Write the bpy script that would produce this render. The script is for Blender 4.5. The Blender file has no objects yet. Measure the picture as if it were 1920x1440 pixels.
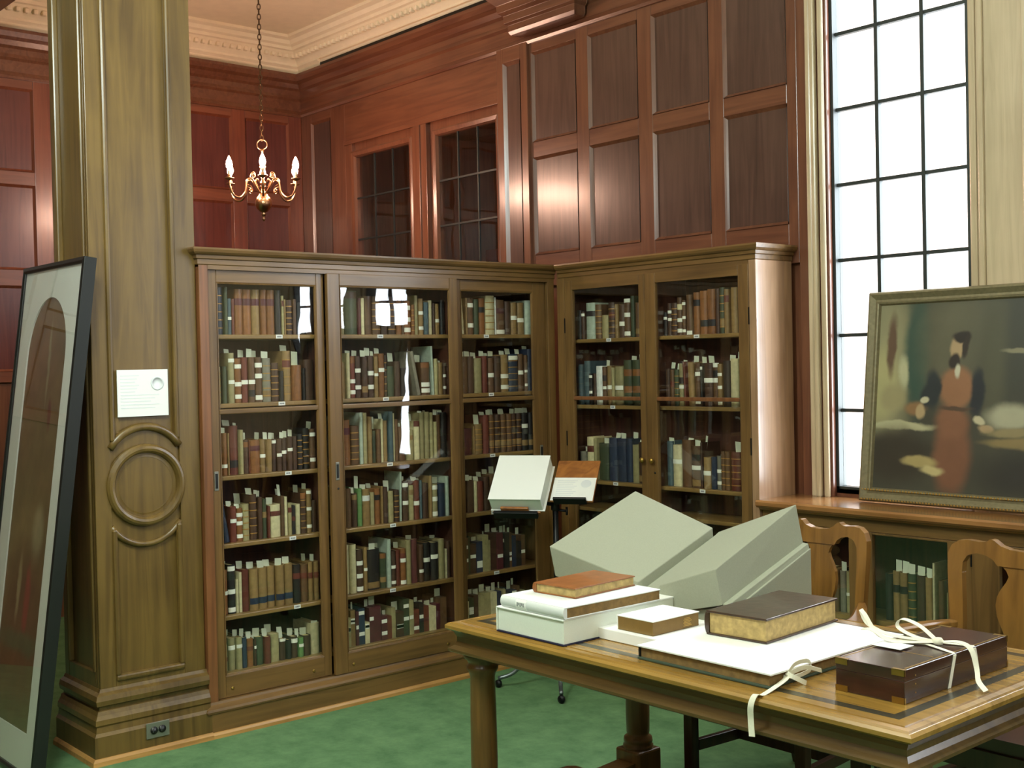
import bpy, math, random, re
from mathutils import Vector, Matrix
random.seed(7)
S = bpy.context.scene
COL = S.collection
PI = math.pi

# ------------------------------------------------------------------ camera
cam_d = bpy.data.cameras.new('camera')
cam = bpy.data.objects.new('camera', cam_d)
COL.objects.link(cam)
S.camera = cam
cam_d.sensor_fit = 'HORIZONTAL'
cam_d.sensor_width = 36.0
cam_d.lens = 2247.78 / 1920 * 36
cam_d.clip_start = 0.05
YAW, PITCH, ROLL = 2.427262, -0.0168669, -0.0215345
_f = Vector((math.cos(YAW) * math.cos(PITCH), math.sin(YAW) * math.cos(PITCH), math.sin(PITCH)))
_r = Vector((math.sin(YAW), -math.cos(YAW), 0))
_u = _r.cross(_f)
_r2 = math.cos(ROLL) * _r + math.sin(ROLL) * _u
_u2 = -math.sin(ROLL) * _r + math.cos(ROLL) * _u
_m = Matrix((_r2, _u2, -_f)).transposed().to_4x4()
_m.translation = Vector((0, 0, 1.6))
cam.matrix_world = _m

# ------------------------------------------------------------------ sky, lamps, exposure
W = bpy.data.worlds.new('overcast_sky')
S.world = W
W.use_nodes = True
bg = W.node_tree.nodes['Background']
bg.inputs[0].default_value = (0.86, 0.93, 1.0, 1)
bg.inputs[1].default_value = 19.0
S.view_settings.view_transform = 'Standard'
S.view_settings.look = 'None'
S.view_settings.gamma = 1.0
S.view_settings.use_curve_mapping = False
S.view_settings.exposure = 0.0
S.cycles.use_denoising = True
S.cycles.max_bounces = 8
S.cycles.transparent_max_bounces = 16
S.cycles.sample_clamp_indirect = 8.0


def area_lamp(name, loc, sx, sy, power, col):
    d = bpy.data.lights.new(name, 'AREA')
    d.shape = 'RECTANGLE'
    d.size, d.size_y = sx, sy
    d.energy = power
    d.color = col
    o = bpy.data.objects.new(name, d)
    o.location = loc
    COL.objects.link(o)
    return o


# the reading room's own pendant lamps (above and behind the camera)
LAMPC = (0.86, 1.0, 0.95)
for lx, ly, pw in ((-2.9, 0.9, 215), (1.2, 1.2, 125), (-2.2, -1.6, 72), (1.2, -1.6, 72)):
    d = bpy.data.lights.new('pendant_lamp', 'POINT')
    d.energy = pw
    d.color = LAMPC
    d.shadow_soft_size = 0.28
    o = bpy.data.objects.new('pendant_lamp', d)
    o.location = (lx, ly, 3.4)
    COL.objects.link(o)
# daylight portals in the window openings, the last an added unseen one
for x0, x1 in ((-3.235, -2.555), (-2.25, -1.57), (0.20, 0.88)):
    p = area_lamp('window_portal', ((x0 + x1) / 2, 4.87, 2.40), x1 - x0, 2.85, 1, (1, 1, 1))
    p.rotation_euler = (-PI / 2, 0, 0)
    p.data.cycles.is_portal = True


# ------------------------------------------------------------------ mesh helper
ORG = {}


class MB:
    def __init__(self):
        self.v, self.f, self.m, self.s = [], [], [], []

    def add(self, vs, fs, mi=0, smooth=False):
        b = len(self.v)
        self.v += [Vector(p) for p in vs]
        for f in fs:
            self.f.append([b + i for i in f])
            self.m.append(mi)
            self.s.append(smooth)

    def hexa(self, p, mi=0):
        self.add(p, [(0, 3, 2, 1), (4, 5, 6, 7), (0, 1, 5, 4), (1, 2, 6, 5), (2, 3, 7, 6), (3, 0, 4, 7)], mi)

    def box(self, x0, x1, y0, y1, z0, z1, mi=0):
        self.hexa([(x0, y0, z0), (x1, y0, z0), (x1, y1, z0), (x0, y1, z0),
                   (x0, y0, z1), (x1, y0, z1), (x1, y1, z1), (x0, y1, z1)], mi)

    def prism(self, poly, fn, c0, c1, mi=0, smooth=False):
        """poly of (a, b); fn(a, b, c) -> point"""
        n = len(poly)
        self.add([fn(a, b, c0) for a, b in poly] + [fn(a, b, c1) for a, b in poly],
                 [list(range(n))[::-1], list(range(n, 2 * n))], mi)
        self.add([fn(a, b, c0) for a, b in poly] + [fn(a, b, c1) for a, b in poly],
                 [(i, (i + 1) % n, n + (i + 1) % n, n + i) for i in range(n)], mi, smooth)

    def tube(self, path, r, n=8, closed=False, mi=0, flat=1.0):
        path = [Vector(p) for p in path]
        k = len(path)
        rs = r if isinstance(r, (list, tuple)) else [r] * k
        vs = []
        up = None
        for i, p in enumerate(path):
            a = path[(i - 1) % k] if (closed or i > 0) else p
            b = path[(i + 1) % k] if (closed or i < k - 1) else p
            t = (b - a).normalized()
            if up is None:
                up = Vector((0, 0, 1)) if abs(t.z) < 0.9 else Vector((1, 0, 0))
            side = t.cross(up)
            if side.length < 1e-5:
                side = t.cross(Vector((0.3, 0.9, 0.1)))
            side.normalize()
            up = side.cross(t).normalized()
            for j in range(n):
                an = 2 * PI * j / n
                vs.append(p + rs[i] * (math.cos(an) * side + flat * math.sin(an) * up))
        fs = []
        for i in range(k if closed else k - 1):
            for j in range(n):
                i2 = (i + 1) % k
                fs.append((i * n + j, i * n + (j + 1) % n, i2 * n + (j + 1) % n, i2 * n + j))
        if not closed:
            fs.append(list(range(n))[::-1])
            fs.append([(k - 1) * n + j for j in range(n)])
        self.add(vs, fs, mi, True)

    def lathe(self, prof, c, n=16, mi=0, ax='z', smooth=True):
        vs = []
        for r, z in prof:
            for j in range(n):
                an = 2 * PI * j / n
                a, b = r * math.cos(an), r * math.sin(an)
                vs.append({'z': (c[0] + a, c[1] + b, c[2] + z), 'y': (c[0] + a, c[1] + z, c[2] + b),
                           'x': (c[0] + z, c[1] + a, c[2] + b)}[ax])
        k = len(prof)
        fs = [(i * n + j, i * n + (j + 1) % n, (i + 1) * n + (j + 1) % n, (i + 1) * n + j) for i in range(k - 1) for j in range(n)]
        fs += [list(range(n))[::-1], [(k - 1) * n + j for j in range(n)]]
        self.add(vs, fs, mi, smooth)

    def sweep(self, path, prof, closed=False, mi=0, fn=None):
        """profile of (out, z) carried along a plan path of (x, y) with mitred corners; out is to the right of travel"""
        fn = fn or (lambda x, y, z: (x, y, z))
        P = [Vector((a, b)) for a, b in path]
        k = len(P)
        vs = []
        for i, p in enumerate(P):
            d0 = (p - P[i - 1]).normalized() if (closed or i > 0) else None
            d1 = (P[(i + 1) % k] - p).normalized() if (closed or i < k - 1) else None
            d0 = d0 or d1
            d1 = d1 or d0
            n0, n1 = Vector((d0.y, -d0.x)), Vector((d1.y, -d1.x))
            nn = (n0 + n1)
            nn = nn / max(0.2, nn.length_squared) * 2
            for o, z in prof:
                q = p + nn * o
                vs.append(fn(q.x, q.y, z))
        n = len(prof)
        fs = []
        for i in range(k if closed else k - 1):
            i2 = (i + 1) % k
            for j in range(n - 1):
                fs.append((i * n + j, i * n + j + 1, i2 * n + j + 1, i2 * n + j))
        if not closed:
            fs.append(list(range(n)))
            fs.append([(k - 1) * n + j for j in range(n)][::-1])
        self.add(vs, fs, mi)

    def ring(self, pts_fn, path, prof):
        """profile (a, b) around a closed list of frames"""
        pass

    def build(self, name, mats, parent=None, local=False, bevel=0, loc=None):
        org = ORG.get(parent.name, Vector()) if parent is not None else Vector(loc or (0, 0, 0))
        if local:
            vs = self.v
        else:
            vs = [p - org for p in self.v]
        me = bpy.data.meshes.new(name)
        me.from_pydata([tuple(p) for p in vs], [], self.f)
        if not isinstance(mats, (list, tuple)):
            mats = [mats]
        for m in mats:
            me.materials.append(m)
        me.polygons.foreach_set('material_index', self.m)
        me.polygons.foreach_set('use_smooth', self.s)
        me.update()
        o = bpy.data.objects.new(name, me)
        COL.objects.link(o)
        if parent is not None:
            o.parent = parent
        else:
            o.location = org
        ORG[o.name] = org
        if bevel:
            b = o.modifiers.new('edge', 'BEVEL')
            b.width = bevel
            b.segments = 2
            b.limit_method = 'ANGLE'
            b.angle_limit = 0.6
        return o


def thing(name, label, cat, loc=(0, 0, 0), rotz=0, group=None):
    o = bpy.data.objects.new(name, None)
    o.empty_display_size = 0.1
    COL.objects.link(o)
    o.location = loc
    o.rotation_euler = (0, 0, rotz)
    ORG[o.name] = Vector(loc)
    return tag(o, label, cat, group)


def tag(o, label, cat, group=None):
    o['label'] = label
    o['category'] = cat
    if group:
        o['group'] = group
    return o


def struct(o):
    o['kind'] = 'structure'
    return o


def B(name, mat, parent, x0, x1, y0, y1, z0, z1, bevel=0, local=False):
    m = MB()
    m.box(x0, x1, y0, y1, z0, z1)
    return m.build(name, mat, parent, local=local, bevel=bevel)


# ------------------------------------------------------------------ materials
def lin(c):
    return tuple(((x / 255) / 12.92 if x / 255 <= 0.04045 else ((x / 255 + 0.055) / 1.055) ** 2.4) for x in c) + (1,)


def newmat(name):
    m = bpy.data.materials.new(name)
    m.use_nodes = True
    nt = m.node_tree
    return m, nt, nt.nodes['Principled BSDF']


def N(nt, kind, **kw):
    n = nt.nodes.new(kind)
    for k, v in kw.items():
        setattr(n, k, v)
    return n


def plain(name, c, rough=0.6, metal=0.0, noise=0.0, scale=20, spec=0.5, coat=0.0, vary=0.0, bump=0.0):
    m, nt, p = newmat(name)
    c = lin(c)
    p.inputs['Roughness'].default_value = rough
    p.inputs['Metallic'].default_value = metal
    p.inputs['Specular IOR Level'].default_value = spec
    p.inputs['Coat Weight'].default_value = coat
    p.inputs['Base Color'].default_value = c
    if noise or vary:
        tc = N(nt, 'ShaderNodeTexCoord')
        no = N(nt, 'ShaderNodeTexNoise')
        no.inputs['Scale'].default_value = scale
        no.inputs['Detail'].default_value = 5
        nt.links.new(tc.outputs['Object'], no.inputs['Vector'])
        mr = N(nt, 'ShaderNodeMapRange')
        mr.inputs['From Min'].default_value = 0.25
        mr.inputs['From Max'].default_value = 0.75
        mr.inputs['To Min'].default_value = 1 - noise
        mr.inputs['To Max'].default_value = 1 + noise
        nt.links.new(no.outputs['Fac'], mr.inputs['Value'])
        val = mr.outputs[0]
        if vary:
            oi = N(nt, 'ShaderNodeObjectInfo')
            m2 = N(nt, 'ShaderNodeMapRange')
            m2.inputs['To Min'].default_value = 1 - vary
            m2.inputs['To Max'].default_value = 1 + vary
            nt.links.new(oi.outputs['Random'], m2.inputs['Value'])
            mu = N(nt, 'ShaderNodeMath', operation='MULTIPLY')
            nt.links.new(val, mu.inputs[0])
            nt.links.new(m2.outputs[0], mu.inputs[1])
            val = mu.outputs[0]
        vm = N(nt, 'ShaderNodeVectorMath', operation='SCALE')
        vm.inputs[0].default_value = c[:3]
        nt.links.new(val, vm.inputs['Scale'])
        nt.links.new(vm.outputs[0], p.inputs['Base Color'])
        if bump:
            bp = N(nt, 'ShaderNodeBump')
            bp.inputs['Strength'].default_value = bump
            bp.inputs['Distance'].default_value = 0.002
            nt.links.new(no.outputs['Fac'], bp.inputs['Height'])
            nt.links.new(bp.outputs[0], p.inputs['Normal'])
    return m


def wood(name, c1, c2, axis='z', rough=0.38, coat=0.25, sc=1.0, bump=0.15):
    m, nt, p = newmat(name)
    tc = N(nt, 'ShaderNodeTexCoord')
    mp = N(nt, 'ShaderNodeMapping')
    s = [26 * sc, 26 * sc, 26 * sc]
    s['xyz'.index(axis)] = 1.6 * sc
    mp.inputs['Scale'].default_value = s
    nt.links.new(tc.outputs['Object'], mp.inputs['Vector'])
    n1 = N(nt, 'ShaderNodeTexNoise')
    n1.inputs['Scale'].default_value = 1.0
    n1.inputs['Detail'].default_value = 7
    n1.inputs['Distortion'].default_value = 1.2
    nt.links.new(mp.outputs[0], n1.inputs['Vector'])
    n2 = N(nt, 'ShaderNodeTexNoise')
    n2.inputs['Scale'].default_value = 2.2
    n2.inputs['Detail'].default_value = 3
    nt.links.new(tc.outputs['Object'], n2.inputs['Vector'])
    ad = N(nt, 'ShaderNodeMath', operation='MULTIPLY_ADD')
    nt.links.new(n2.outputs['Fac'], ad.inputs[0])
    ad.inputs[1].default_value = 0.7
    nt.links.new(n1.outputs['Fac'], ad.inputs[2])
    cr = N(nt, 'ShaderNodeValToRGB')
    cr.color_ramp.elements[0].position = 0.55
    cr.color_ramp.elements[1].position = 1.15
    cr.color_ramp.elements[0].color = lin(c1)
    cr.color_ramp.elements[1].color = lin(c2)
    cr.color_ramp.elements[1].position = 1.0
    nt.links.new(ad.outputs[0], cr.inputs[0])
    nt.links.new(cr.outputs[0], p.inputs['Base Color'])
    p.inputs['Roughness'].default_value = rough
    p.inputs['Coat Weight'].default_value = coat
    p.inputs['Coat Roughness'].default_value = 0.2
    bp = N(nt, 'ShaderNodeBump')
    bp.inputs['Strength'].default_value = bump
    bp.inputs['Distance'].default_value = 0.002
    nt.links.new(n1.outputs['Fac'], bp.inputs['Height'])
    nt.links.new(bp.outputs[0], p.inputs['Normal'])
    return m


def glass(name, wavy=0.0, tint=(1, 1, 1, 1), boost=1.0, scale=9):
    m, nt, p = newmat(name)
    nt.nodes.remove(p)
    out = nt.nodes['Material Output']
    tr = N(nt, 'ShaderNodeBsdfTransparent')
    tr.inputs[0].default_value = tint
    gl = N(nt, 'ShaderNodeBsdfGlossy')
    gl.inputs['Roughness'].default_value = 0.0
    fr = N(nt, 'ShaderNodeFresnel')
    ge = N(nt, 'ShaderNodeNewGeometry')
    ior = N(nt, 'ShaderNodeMapRange')          # thin pane: the same reflectance from both faces
    ior.inputs['To Min'].default_value = 1.5
    ior.inputs['To Max'].default_value = 1 / 1.5
    nt.links.new(ge.outputs['Backfacing'], ior.inputs['Value'])
    nt.links.new(ior.outputs[0], fr.inputs['IOR'])
    mx = N(nt, 'ShaderNodeMixShader')
    mu = N(nt, 'ShaderNodeMath', operation='MULTIPLY')
    mu.inputs[1].default_value = boost
    nt.links.new(fr.outputs[0], mu.inputs[0])
    nt.links.new(mu.outputs[0], mx.inputs[0])
    nt.links.new(tr.outputs[0], mx.inputs[1])
    nt.links.new(gl.outputs[0], mx.inputs[2])
    nt.links.new(mx.outputs[0], out.inputs[0])
    if wavy:
        tc = N(nt, 'ShaderNodeTexCoord')
        no = N(nt, 'ShaderNodeTexNoise')
        no.inputs['Scale'].default_value = scale
        no.inputs['Detail'].default_value = 1
        nt.links.new(tc.outputs['Object'], no.inputs['Vector'])
        bp = N(nt, 'ShaderNodeBump')
        bp.inputs['Strength'].default_value = wavy
        bp.inputs['Distance'].default_value = 0.01
        nt.links.new(no.outputs['Fac'], bp.inputs['Height'])
        nt.links.new(bp.outputs[0], gl.inputs['Normal'])
    return m


def emit(name, c, s):
    m, nt, p = newmat(name)
    p.inputs['Base Color'].default_value = (0, 0, 0, 1)
    p.inputs['Emission Color'].default_value = c
    p.inputs['Emission Strength'].default_value = s
    return m


OAK1, OAK2 = (84, 60, 30), (120, 88, 48)
M = {
    'oak': wood('oak_upright', OAK1, OAK2, 'z'),
    'oak_y': wood('oak_along_y', OAK1, OAK2, 'y'),
    'oak_x': wood('oak_along_x', OAK1, OAK2, 'x'),
    'oak_col': wood('column_oak', (76, 55, 24), (112, 87, 42), 'z', sc=0.8),
    'oak_red': wood('reddish_oak', (92, 56, 32), (130, 82, 48), 'z'),
    'shoe': wood('pale_shoe_moulding', (150, 106, 52), (190, 142, 78), 'y', rough=0.5),
    'panel': wood('wall_panel_oak', (64, 44, 38), (92, 66, 56), 'z', rough=0.3, coat=0.35),
    'stile': wood('wall_stile_oak', (88, 50, 36), (118, 74, 52), 'z', rough=0.3, coat=0.35),
    'rail_x': wood('wall_rail_oak_x', (88, 50, 36), (118, 74, 52), 'x', rough=0.3, coat=0.35),
    'rail_y': wood('wall_rail_oak_y', (96, 50, 36), (128, 74, 52), 'y', rough=0.3, coat=0.35),
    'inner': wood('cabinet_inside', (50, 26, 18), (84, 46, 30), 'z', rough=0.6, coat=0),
    'shelf_y': wood('shelf_oak_y', (108, 82, 42), (150, 118, 66), 'y'),
    'shelf_x': wood('shelf_oak_x', (108, 82, 42), (150, 118, 66), 'x'),
    'sill': wood('sill_oak', (112, 72, 36), (160, 112, 66), 'x', rough=0.25, coat=0.5),
    'apron': wood('table_apron_oak', (62, 44, 20), (94, 70, 34), 'x', rough=0.3, coat=0.3),
    'table': wood('table_oak', (122, 90, 36), (160, 122, 56), 'x', rough=0.25, coat=0.4),
    'table_d': wood('table_leg_oak', (70, 46, 20), (112, 78, 36), 'z', rough=0.35),
    'inlay': wood('table_dark_inlay', (42, 40, 28), (64, 60, 44), 'x', rough=0.25, coat=0.4),
    'chair': wood('chair_walnut', (108, 72, 30), (146, 102, 48), 'z', rough=0.28, coat=0.4),
    'chair_d': wood('chair_dark_walnut', (44, 26, 16), (74, 46, 28), 'z', rough=0.35),
    'mahog': wood('box_mahogany', (34, 16, 12), (62, 32, 24), 'y', rough=0.22, coat=0.6),
    'board': wood('lectern_board', (112, 62, 24), (168, 106, 48), 'y', rough=0.3, sc=0.8),
    'oak_pale_lit': wood('pale_lit_window_oak', (176, 156, 126), (206, 186, 156), 'z', rough=.3, coat=.4),  # golden oak, with window light and glare put into its pale colour
    'oak_side_lit': wood('bookcase_end_oak_lit', (138, 104, 76), (176, 140, 108), 'z', rough=.3, coat=.6),  # same oak made lighter and glossier, window sheen put into the colour
    'panel_warmlit': wood('alcove_panel_oak_warmlit', (74, 32, 28), (104, 52, 44), 'z', rough=0.3, coat=0.35),  # wall oak with the chandelier's warm light put into the colour
    'stile_warmlit': wood('alcove_stile_oak_warmlit', (98, 46, 34), (130, 72, 50), 'z', rough=0.3, coat=0.35),  # as above, reddened to carry the chandelier light
    'plaster': plain('ceiling_plaster', (236, 222, 194), 0.8, noise=0.04, scale=14),
    'wallpl': wood('far_wall_oak', (70, 50, 34), (110, 82, 56), 'z'),
    'glass': glass('old_door_glass', wavy=0.07, boost=1.3, scale=6),
    'winglass': glass('window_glass'),
    'picglass': glass('picture_glass', boost=1.0),
    'lead': plain('lead_came', (58, 62, 60), 0.5, metal=0.6),
    'blackmetal': plain('black_metal', (24, 24, 26), 0.4, metal=0.5),
    'steel': plain('grey_steel', (120, 128, 130), 0.35, metal=0.8),
    'brass': plain('brass', (170, 138, 70), 0.3, metal=0.9),
    'chand': plain('chandelier_brass', (206, 160, 120), 0.28, metal=1.0),
    'chain': plain('chain_bronze', (96, 74, 50), 0.45, metal=0.8),
    'bulb': emit('lamp_bulb', (1.0, 0.60, 0.43, 1), 440),
    'candle': plain('candle_sleeve', (235, 225, 200), 0.6),
    'white': plain('white_paper', (240, 240, 236), 0.75),
    'whitebox': plain('white_cloth_box', (226, 230, 218), 0.8, noise=0.03, scale=300),
    'cream': plain('cream_pages', (198, 180, 130), 0.9, noise=0.2, scale=90),
    'pages': plain('old_page_edges', (176, 150, 96), 0.9, noise=0.3, scale=60),
    'pagesd': plain('brown_page_edges', (128, 100, 56), 0.9, noise=0.3, scale=60),
    'ink': plain('grey_ink', (120, 122, 126), 0.9),
    'paleink': plain('pale_ink', (222, 224, 226), 0.9),
    'cradle': plain('grey_green_cloth', (150, 152, 134), 0.95, noise=0.05, scale=260, spec=0.1),
    'navy': plain('navy_board', (30, 30, 60), 0.6),
    'greenb': plain('green_board', (60, 74, 60), 0.5),
    'tape': plain('cotton_tape', (232, 228, 208), 0.9, noise=0.05, scale=200),
    'leather': plain('brown_leather', (140, 84, 40), 0.4, noise=0.25, scale=25, coat=0.2, bump=0.3),
    'leatherd': plain('dark_worn_leather', (62, 42, 30), 0.3, noise=0.4, scale=30, coat=0.35, bump=0.4),
    'leathert': plain('tan_leather_box', (126, 96, 44), 0.5, noise=0.08, scale=40),
    'seat': plain('seat_leather', (72, 44, 38), 0.3, coat=0.2),
    'frame_b': plain('black_frame', (26, 28, 26), 0.35),
    'mat_w': plain('picture_mat', (226, 226, 218), 0.8),
    'outlet': plain('outlet_steel', (150, 148, 138), 0.35, metal=0.7),
    'black': plain('black_plastic', (16, 16, 16), 0.4),
    'gold': plain('gilt', (196, 158, 84), 0.35, metal=0.7),
    'frame_g': plain('grey_gilt_frame', (122, 112, 84), 0.5, metal=0.3, noise=0.2, scale=60),
}


def floor_mat():
    m, nt, p = newmat('green_carpet')
    tc = N(nt, 'ShaderNodeTexCoord')
    a = N(nt, 'ShaderNodeTexNoise')
    a.inputs['Scale'].default_value = 7
    a.inputs['Detail'].default_value = 8
    a.inputs['Roughness'].default_value = 0.7
    b = N(nt, 'ShaderNodeTexNoise')
    b.inputs['Scale'].default_value = 420
    nt.links.new(tc.outputs['Object'], a.inputs['Vector'])
    nt.links.new(tc.outputs['Object'], b.inputs['Vector'])
    cr = N(nt, 'ShaderNodeValToRGB')
    cr.color_ramp.elements[0].position = 0.3
    cr.color_ramp.elements[1].position = 0.7
    cr.color_ramp.elements[0].color = lin((84, 120, 82))
    cr.color_ramp.elements[1].color = lin((120, 156, 110))
    nt.links.new(a.outputs['Fac'], cr.inputs[0])
    mx = N(nt, 'ShaderNodeMix', data_type='RGBA', blend_type='MULTIPLY')
    mx.inputs[0].default_value = 0.3
    nt.links.new(cr.outputs[0], mx.inputs[6])
    nt.links.new(b.outputs['Fac'], mx.inputs[7])
    nt.links.new(mx.outputs[2], p.inputs['Base Color'])
    p.inputs['Roughness'].default_value = 0.95
    p.inputs['Specular IOR Level'].default_value = 0.1
    bp = N(nt, 'ShaderNodeBump')
    bp.inputs['Strength'].default_value = 0.5
    bp.inputs['Distance'].default_value = 0.004
    nt.links.new(b.outputs['Fac'], bp.inputs['Height'])
    nt.links.new(bp.outputs[0], p.inputs['Normal'])
    return m


M['carpet'] = floor_mat()

# ================================================================== ROOM SHELL
XW, YB = -7.86, 4.77            # planes of the far alcove wall and of the panelled window wall
ZC = 4.02
fl = struct(B('floor', M['carpet'], None, XW - 0.3, 3.2, -3.2, 5.0, -0.1, 0.0))
ce = struct(B('ceiling', M['plaster'], None, XW - 0.3, 3.2, -3.2, 5.0, ZC, ZC + 0.1))
struct(B('wall_right', M['wallpl'], None, 3.0, 3.2, -3.2, 5.0, 0, ZC))
struct(B('wall_front', M['wallpl'], None, XW - 0.3, 3.2, -3.2, -3.0, 0, ZC))

# ---- panelled window wall (back)
WIN = [(-3.235, -2.555), (-2.25, -1.57), (0.20, 0.88)]  # last opening is unseen, added to keep daylight coming in
WZ0, WZ1 = 0.985, 3.80
IW = [(-7.19, -6.455), (-6.235, -5.56)]   # interior leaded casements
IZ0, IZ1 = 2.10, 3.13
bk = MB()
BY0, BY1 = 4.80, 4.858
bk.box(XW - 0.3, 3.2, BY0, BY1, 0, WZ0)
bk.box(XW - 0.3, 3.2, BY0, BY1, WZ1, ZC)
bk.box(XW - 0.3, IW[0][0], BY0, BY1, WZ0, WZ1)
bk.box(IW[0][0], IW[1][1], BY0, BY1, WZ0, IZ0)
bk.box(IW[0][0], IW[1][1], BY0, BY1, IZ1, WZ1)
bk.box(IW[0][1], IW[1][0], BY0, BY1, IZ0, IZ1)
bk.box(IW[1][1], WIN[0][0], BY0, BY1, WZ0, WZ1)
bk.box(WIN[0][1], WIN[1][0], BY0, BY1, WZ0, WZ1)
bk.box(WIN[1][1], WIN[2][0], BY0, BY1, WZ0, WZ1)
bk.box(WIN[2][1], 3.2, BY0, BY1, WZ0, WZ1)
wb = struct(bk.build('wall_back', M['stile']))


def fB(u, d, v):
    return (u, YB + d, v)


def fC(u, d, v):
    return (XW - d, u, v)


def pbox(name, mat, parent, fn, u0, u1, d0, d1, v0, v1, bevel=0.003):
    m = MB()
    m.hexa([fn(u0, d0, v0), fn(u1, d0, v0), fn(u1, d1, v0), fn(u0, d1, v0),
            fn(u0, d0, v1), fn(u1, d0, v1), fn(u1, d1, v1), fn(u0, d1, v1)])
    return m.build(name, mat, parent, bevel=bevel)


def field(parent, fn, u0, u1, v0, v1, mat, mmat, dep=0.013, mw=0.015):
    """a recessed panel with its sloping moulding"""
    m = MB()
    o = [(u0, v0), (u1, v0), (u1, v1), (u0, v1)]
    i = [(u0 + mw, v0 + mw), (u1 - mw, v0 + mw), (u1 - mw, v1 - mw), (u0 + mw, v1 - mw)]
    h = [(u0 + mw * .45, v0 + mw * .45), (u1 - mw * .45, v0 + mw * .45), (u1 - mw * .45, v1 - mw * .45), (u0 + mw * .45, v1 - mw * .45)]
    P = [fn(a, -0.004, b) for a, b in o] + [fn(a, 0.004, b) for a, b in h] + [fn(a, dep, b) for a, b in i]
    for k in range(2):
        m.add(P, [(k * 4 + j, k * 4 + (j + 1) % 4, k * 4 + 4 + (j + 1) % 4, k * 4 + 4 + j) for j in range(4)], 1)
    m.add([fn(a, dep, b) for a, b in i] + [fn(a, dep + .01, b) for a, b in o],
          [(0, 1, 2, 3), (4, 5, 6, 7), (0, 1, 5, 4), (1, 2, 6, 5), (2, 3, 7, 6), (3, 0, 4, 7)], 0)
    return m.build('panel', [mat, mmat], parent)


def grid(parent, fn, cells, rows, ends, vends, railmat, sm=None, pm=None):
    """stiles, rails and fields of panelling; cells are (u0, u1), rows (v0, v1)"""
    us = [ends[0]] + [c for ce_ in cells for c in ce_] + [ends[1]]
    for k in range(0, len(us), 2):
        pbox('stile', sm or M['stile'], parent, fn, us[k], us[k + 1], 0, 0.03, vends[0], vends[1])
    vs = [vends[0]] + [c for r in rows for c in r] + [vends[1]]
    for c0, c1 in cells:
        for k in range(0, len(vs), 2):
            pbox('rail', railmat, parent, fn, c0, c1, 0.001, 0.03, vs[k], vs[k + 1])
        for r0, r1 in rows:
            field(parent, fn, c0, c1, r0, r1, pm or M['panel'], sm or M['stile'])


ROWS = [(2.24, 2.812), (2.905, 3.43)]
grid(wb, fB, [(-5.265, -4.892), (-4.793, -4.419), (-4.315, -3.931), (-3.838, -3.458)], ROWS, (-5.285, -3.40), (2.05, 3.50), M['rail_x'])
# pilaster beside the casements
pbox('pilaster', M['stile'], wb, fB, -5.56, -5.50, -0.02, 0.03, 2.05, 3.50)
pbox('pilaster', M['stile'], wb, fB, -5.345, -5.285, -0.02, 0.03, 2.05, 3.50)
pbox('rail', M['rail_x'], wb, fB, -5.50, -5.345, -0.02, 0.03, 3.41, 3.50)
field(wb, lambda u, d, v: fB(u, d - 0.02, v), -5.50, -5.345, 2.05, 3.41, M['panel'], M['stile'], mw=0.02)
# around the casements
pbox('stile', M['stile'], wb, fB, -7.86, -7.72, 0, 0.03, 2.0, 3.50)
pbox('stile', M['stile'], wb, fB, -7.46, -7.27, 0, 0.03, 2.0, 3.50)
pbox('rail', M['rail_x'], wb, fB, -7.72, -7.46, 0, 0.03, 3.42, 3.50)
field(wb, fB, -7.72, -7.46, 2.0, 3.42, M['panel'], M['stile'])
pbox('rail', M['rail_x'], wb, fB, -7.27, -5.56, 0, 0.03, 3.20, 3.50)
pbox('rail', M['rail_x'], wb, fB, -7.27, -5.56, -0.012, 0.0, 3.185, 3.215)
pbox('stile', M['stile'], wb, fB, -7.27, -7.185, 0, 0.03, 2.0, 3.20)
pbox('stile', M['stile'], wb, fB, -6.455, -6.30, -0.008, 0.03, 2.0, 3.20)
pbox('stile', M['stile'], wb, fB, -6.425, -6.36, -0.02, 0.0, 2.0, 3.185)
# plaster zone over the windows and piers between the windows
for a, b in ((-3.40, 3.0),):
    pbox('frieze_board', M['rail_x'], wb, fB, a, b, 0, 0.03, 3.80, ZC)
PIER = [(-3.40, -3.235), (-2.555, -2.25), (-1.57, 0.20), (0.88, 1.2)]
for k, (a, b) in enumerate(PIER):
    pbox('window_casing', M['stile'] if k == 0 else M['oak_pale_lit'], wb, fB, a, b, 0 if k == 0 else .024, 0.03, 0.945, 3.80)
    w = (b - a)
    if k == 0:
        for q0, q1, dd in ((-3.345, -3.315, .016), (-3.312, -3.285, .028), (-3.275, -3.245, .018)):
            pbox('casing_bead', M['oak_pale_lit'], wb, fB, q0, q1, -dd, 0, 0.945, 3.80, bevel=0.008)
    else:
        for q0, q1, dd in ((a + .005, a + .035, .008), (a + .045, a + .07, .016), (b - .035, b - .005, .008), (b - .07, b - .045, .016)):
            pbox('casing_bead', M['oak_pale_lit'], wb, fB, q0, q1, .024 - dd, .026, 0.945, 3.80, bevel=0.006)

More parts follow.
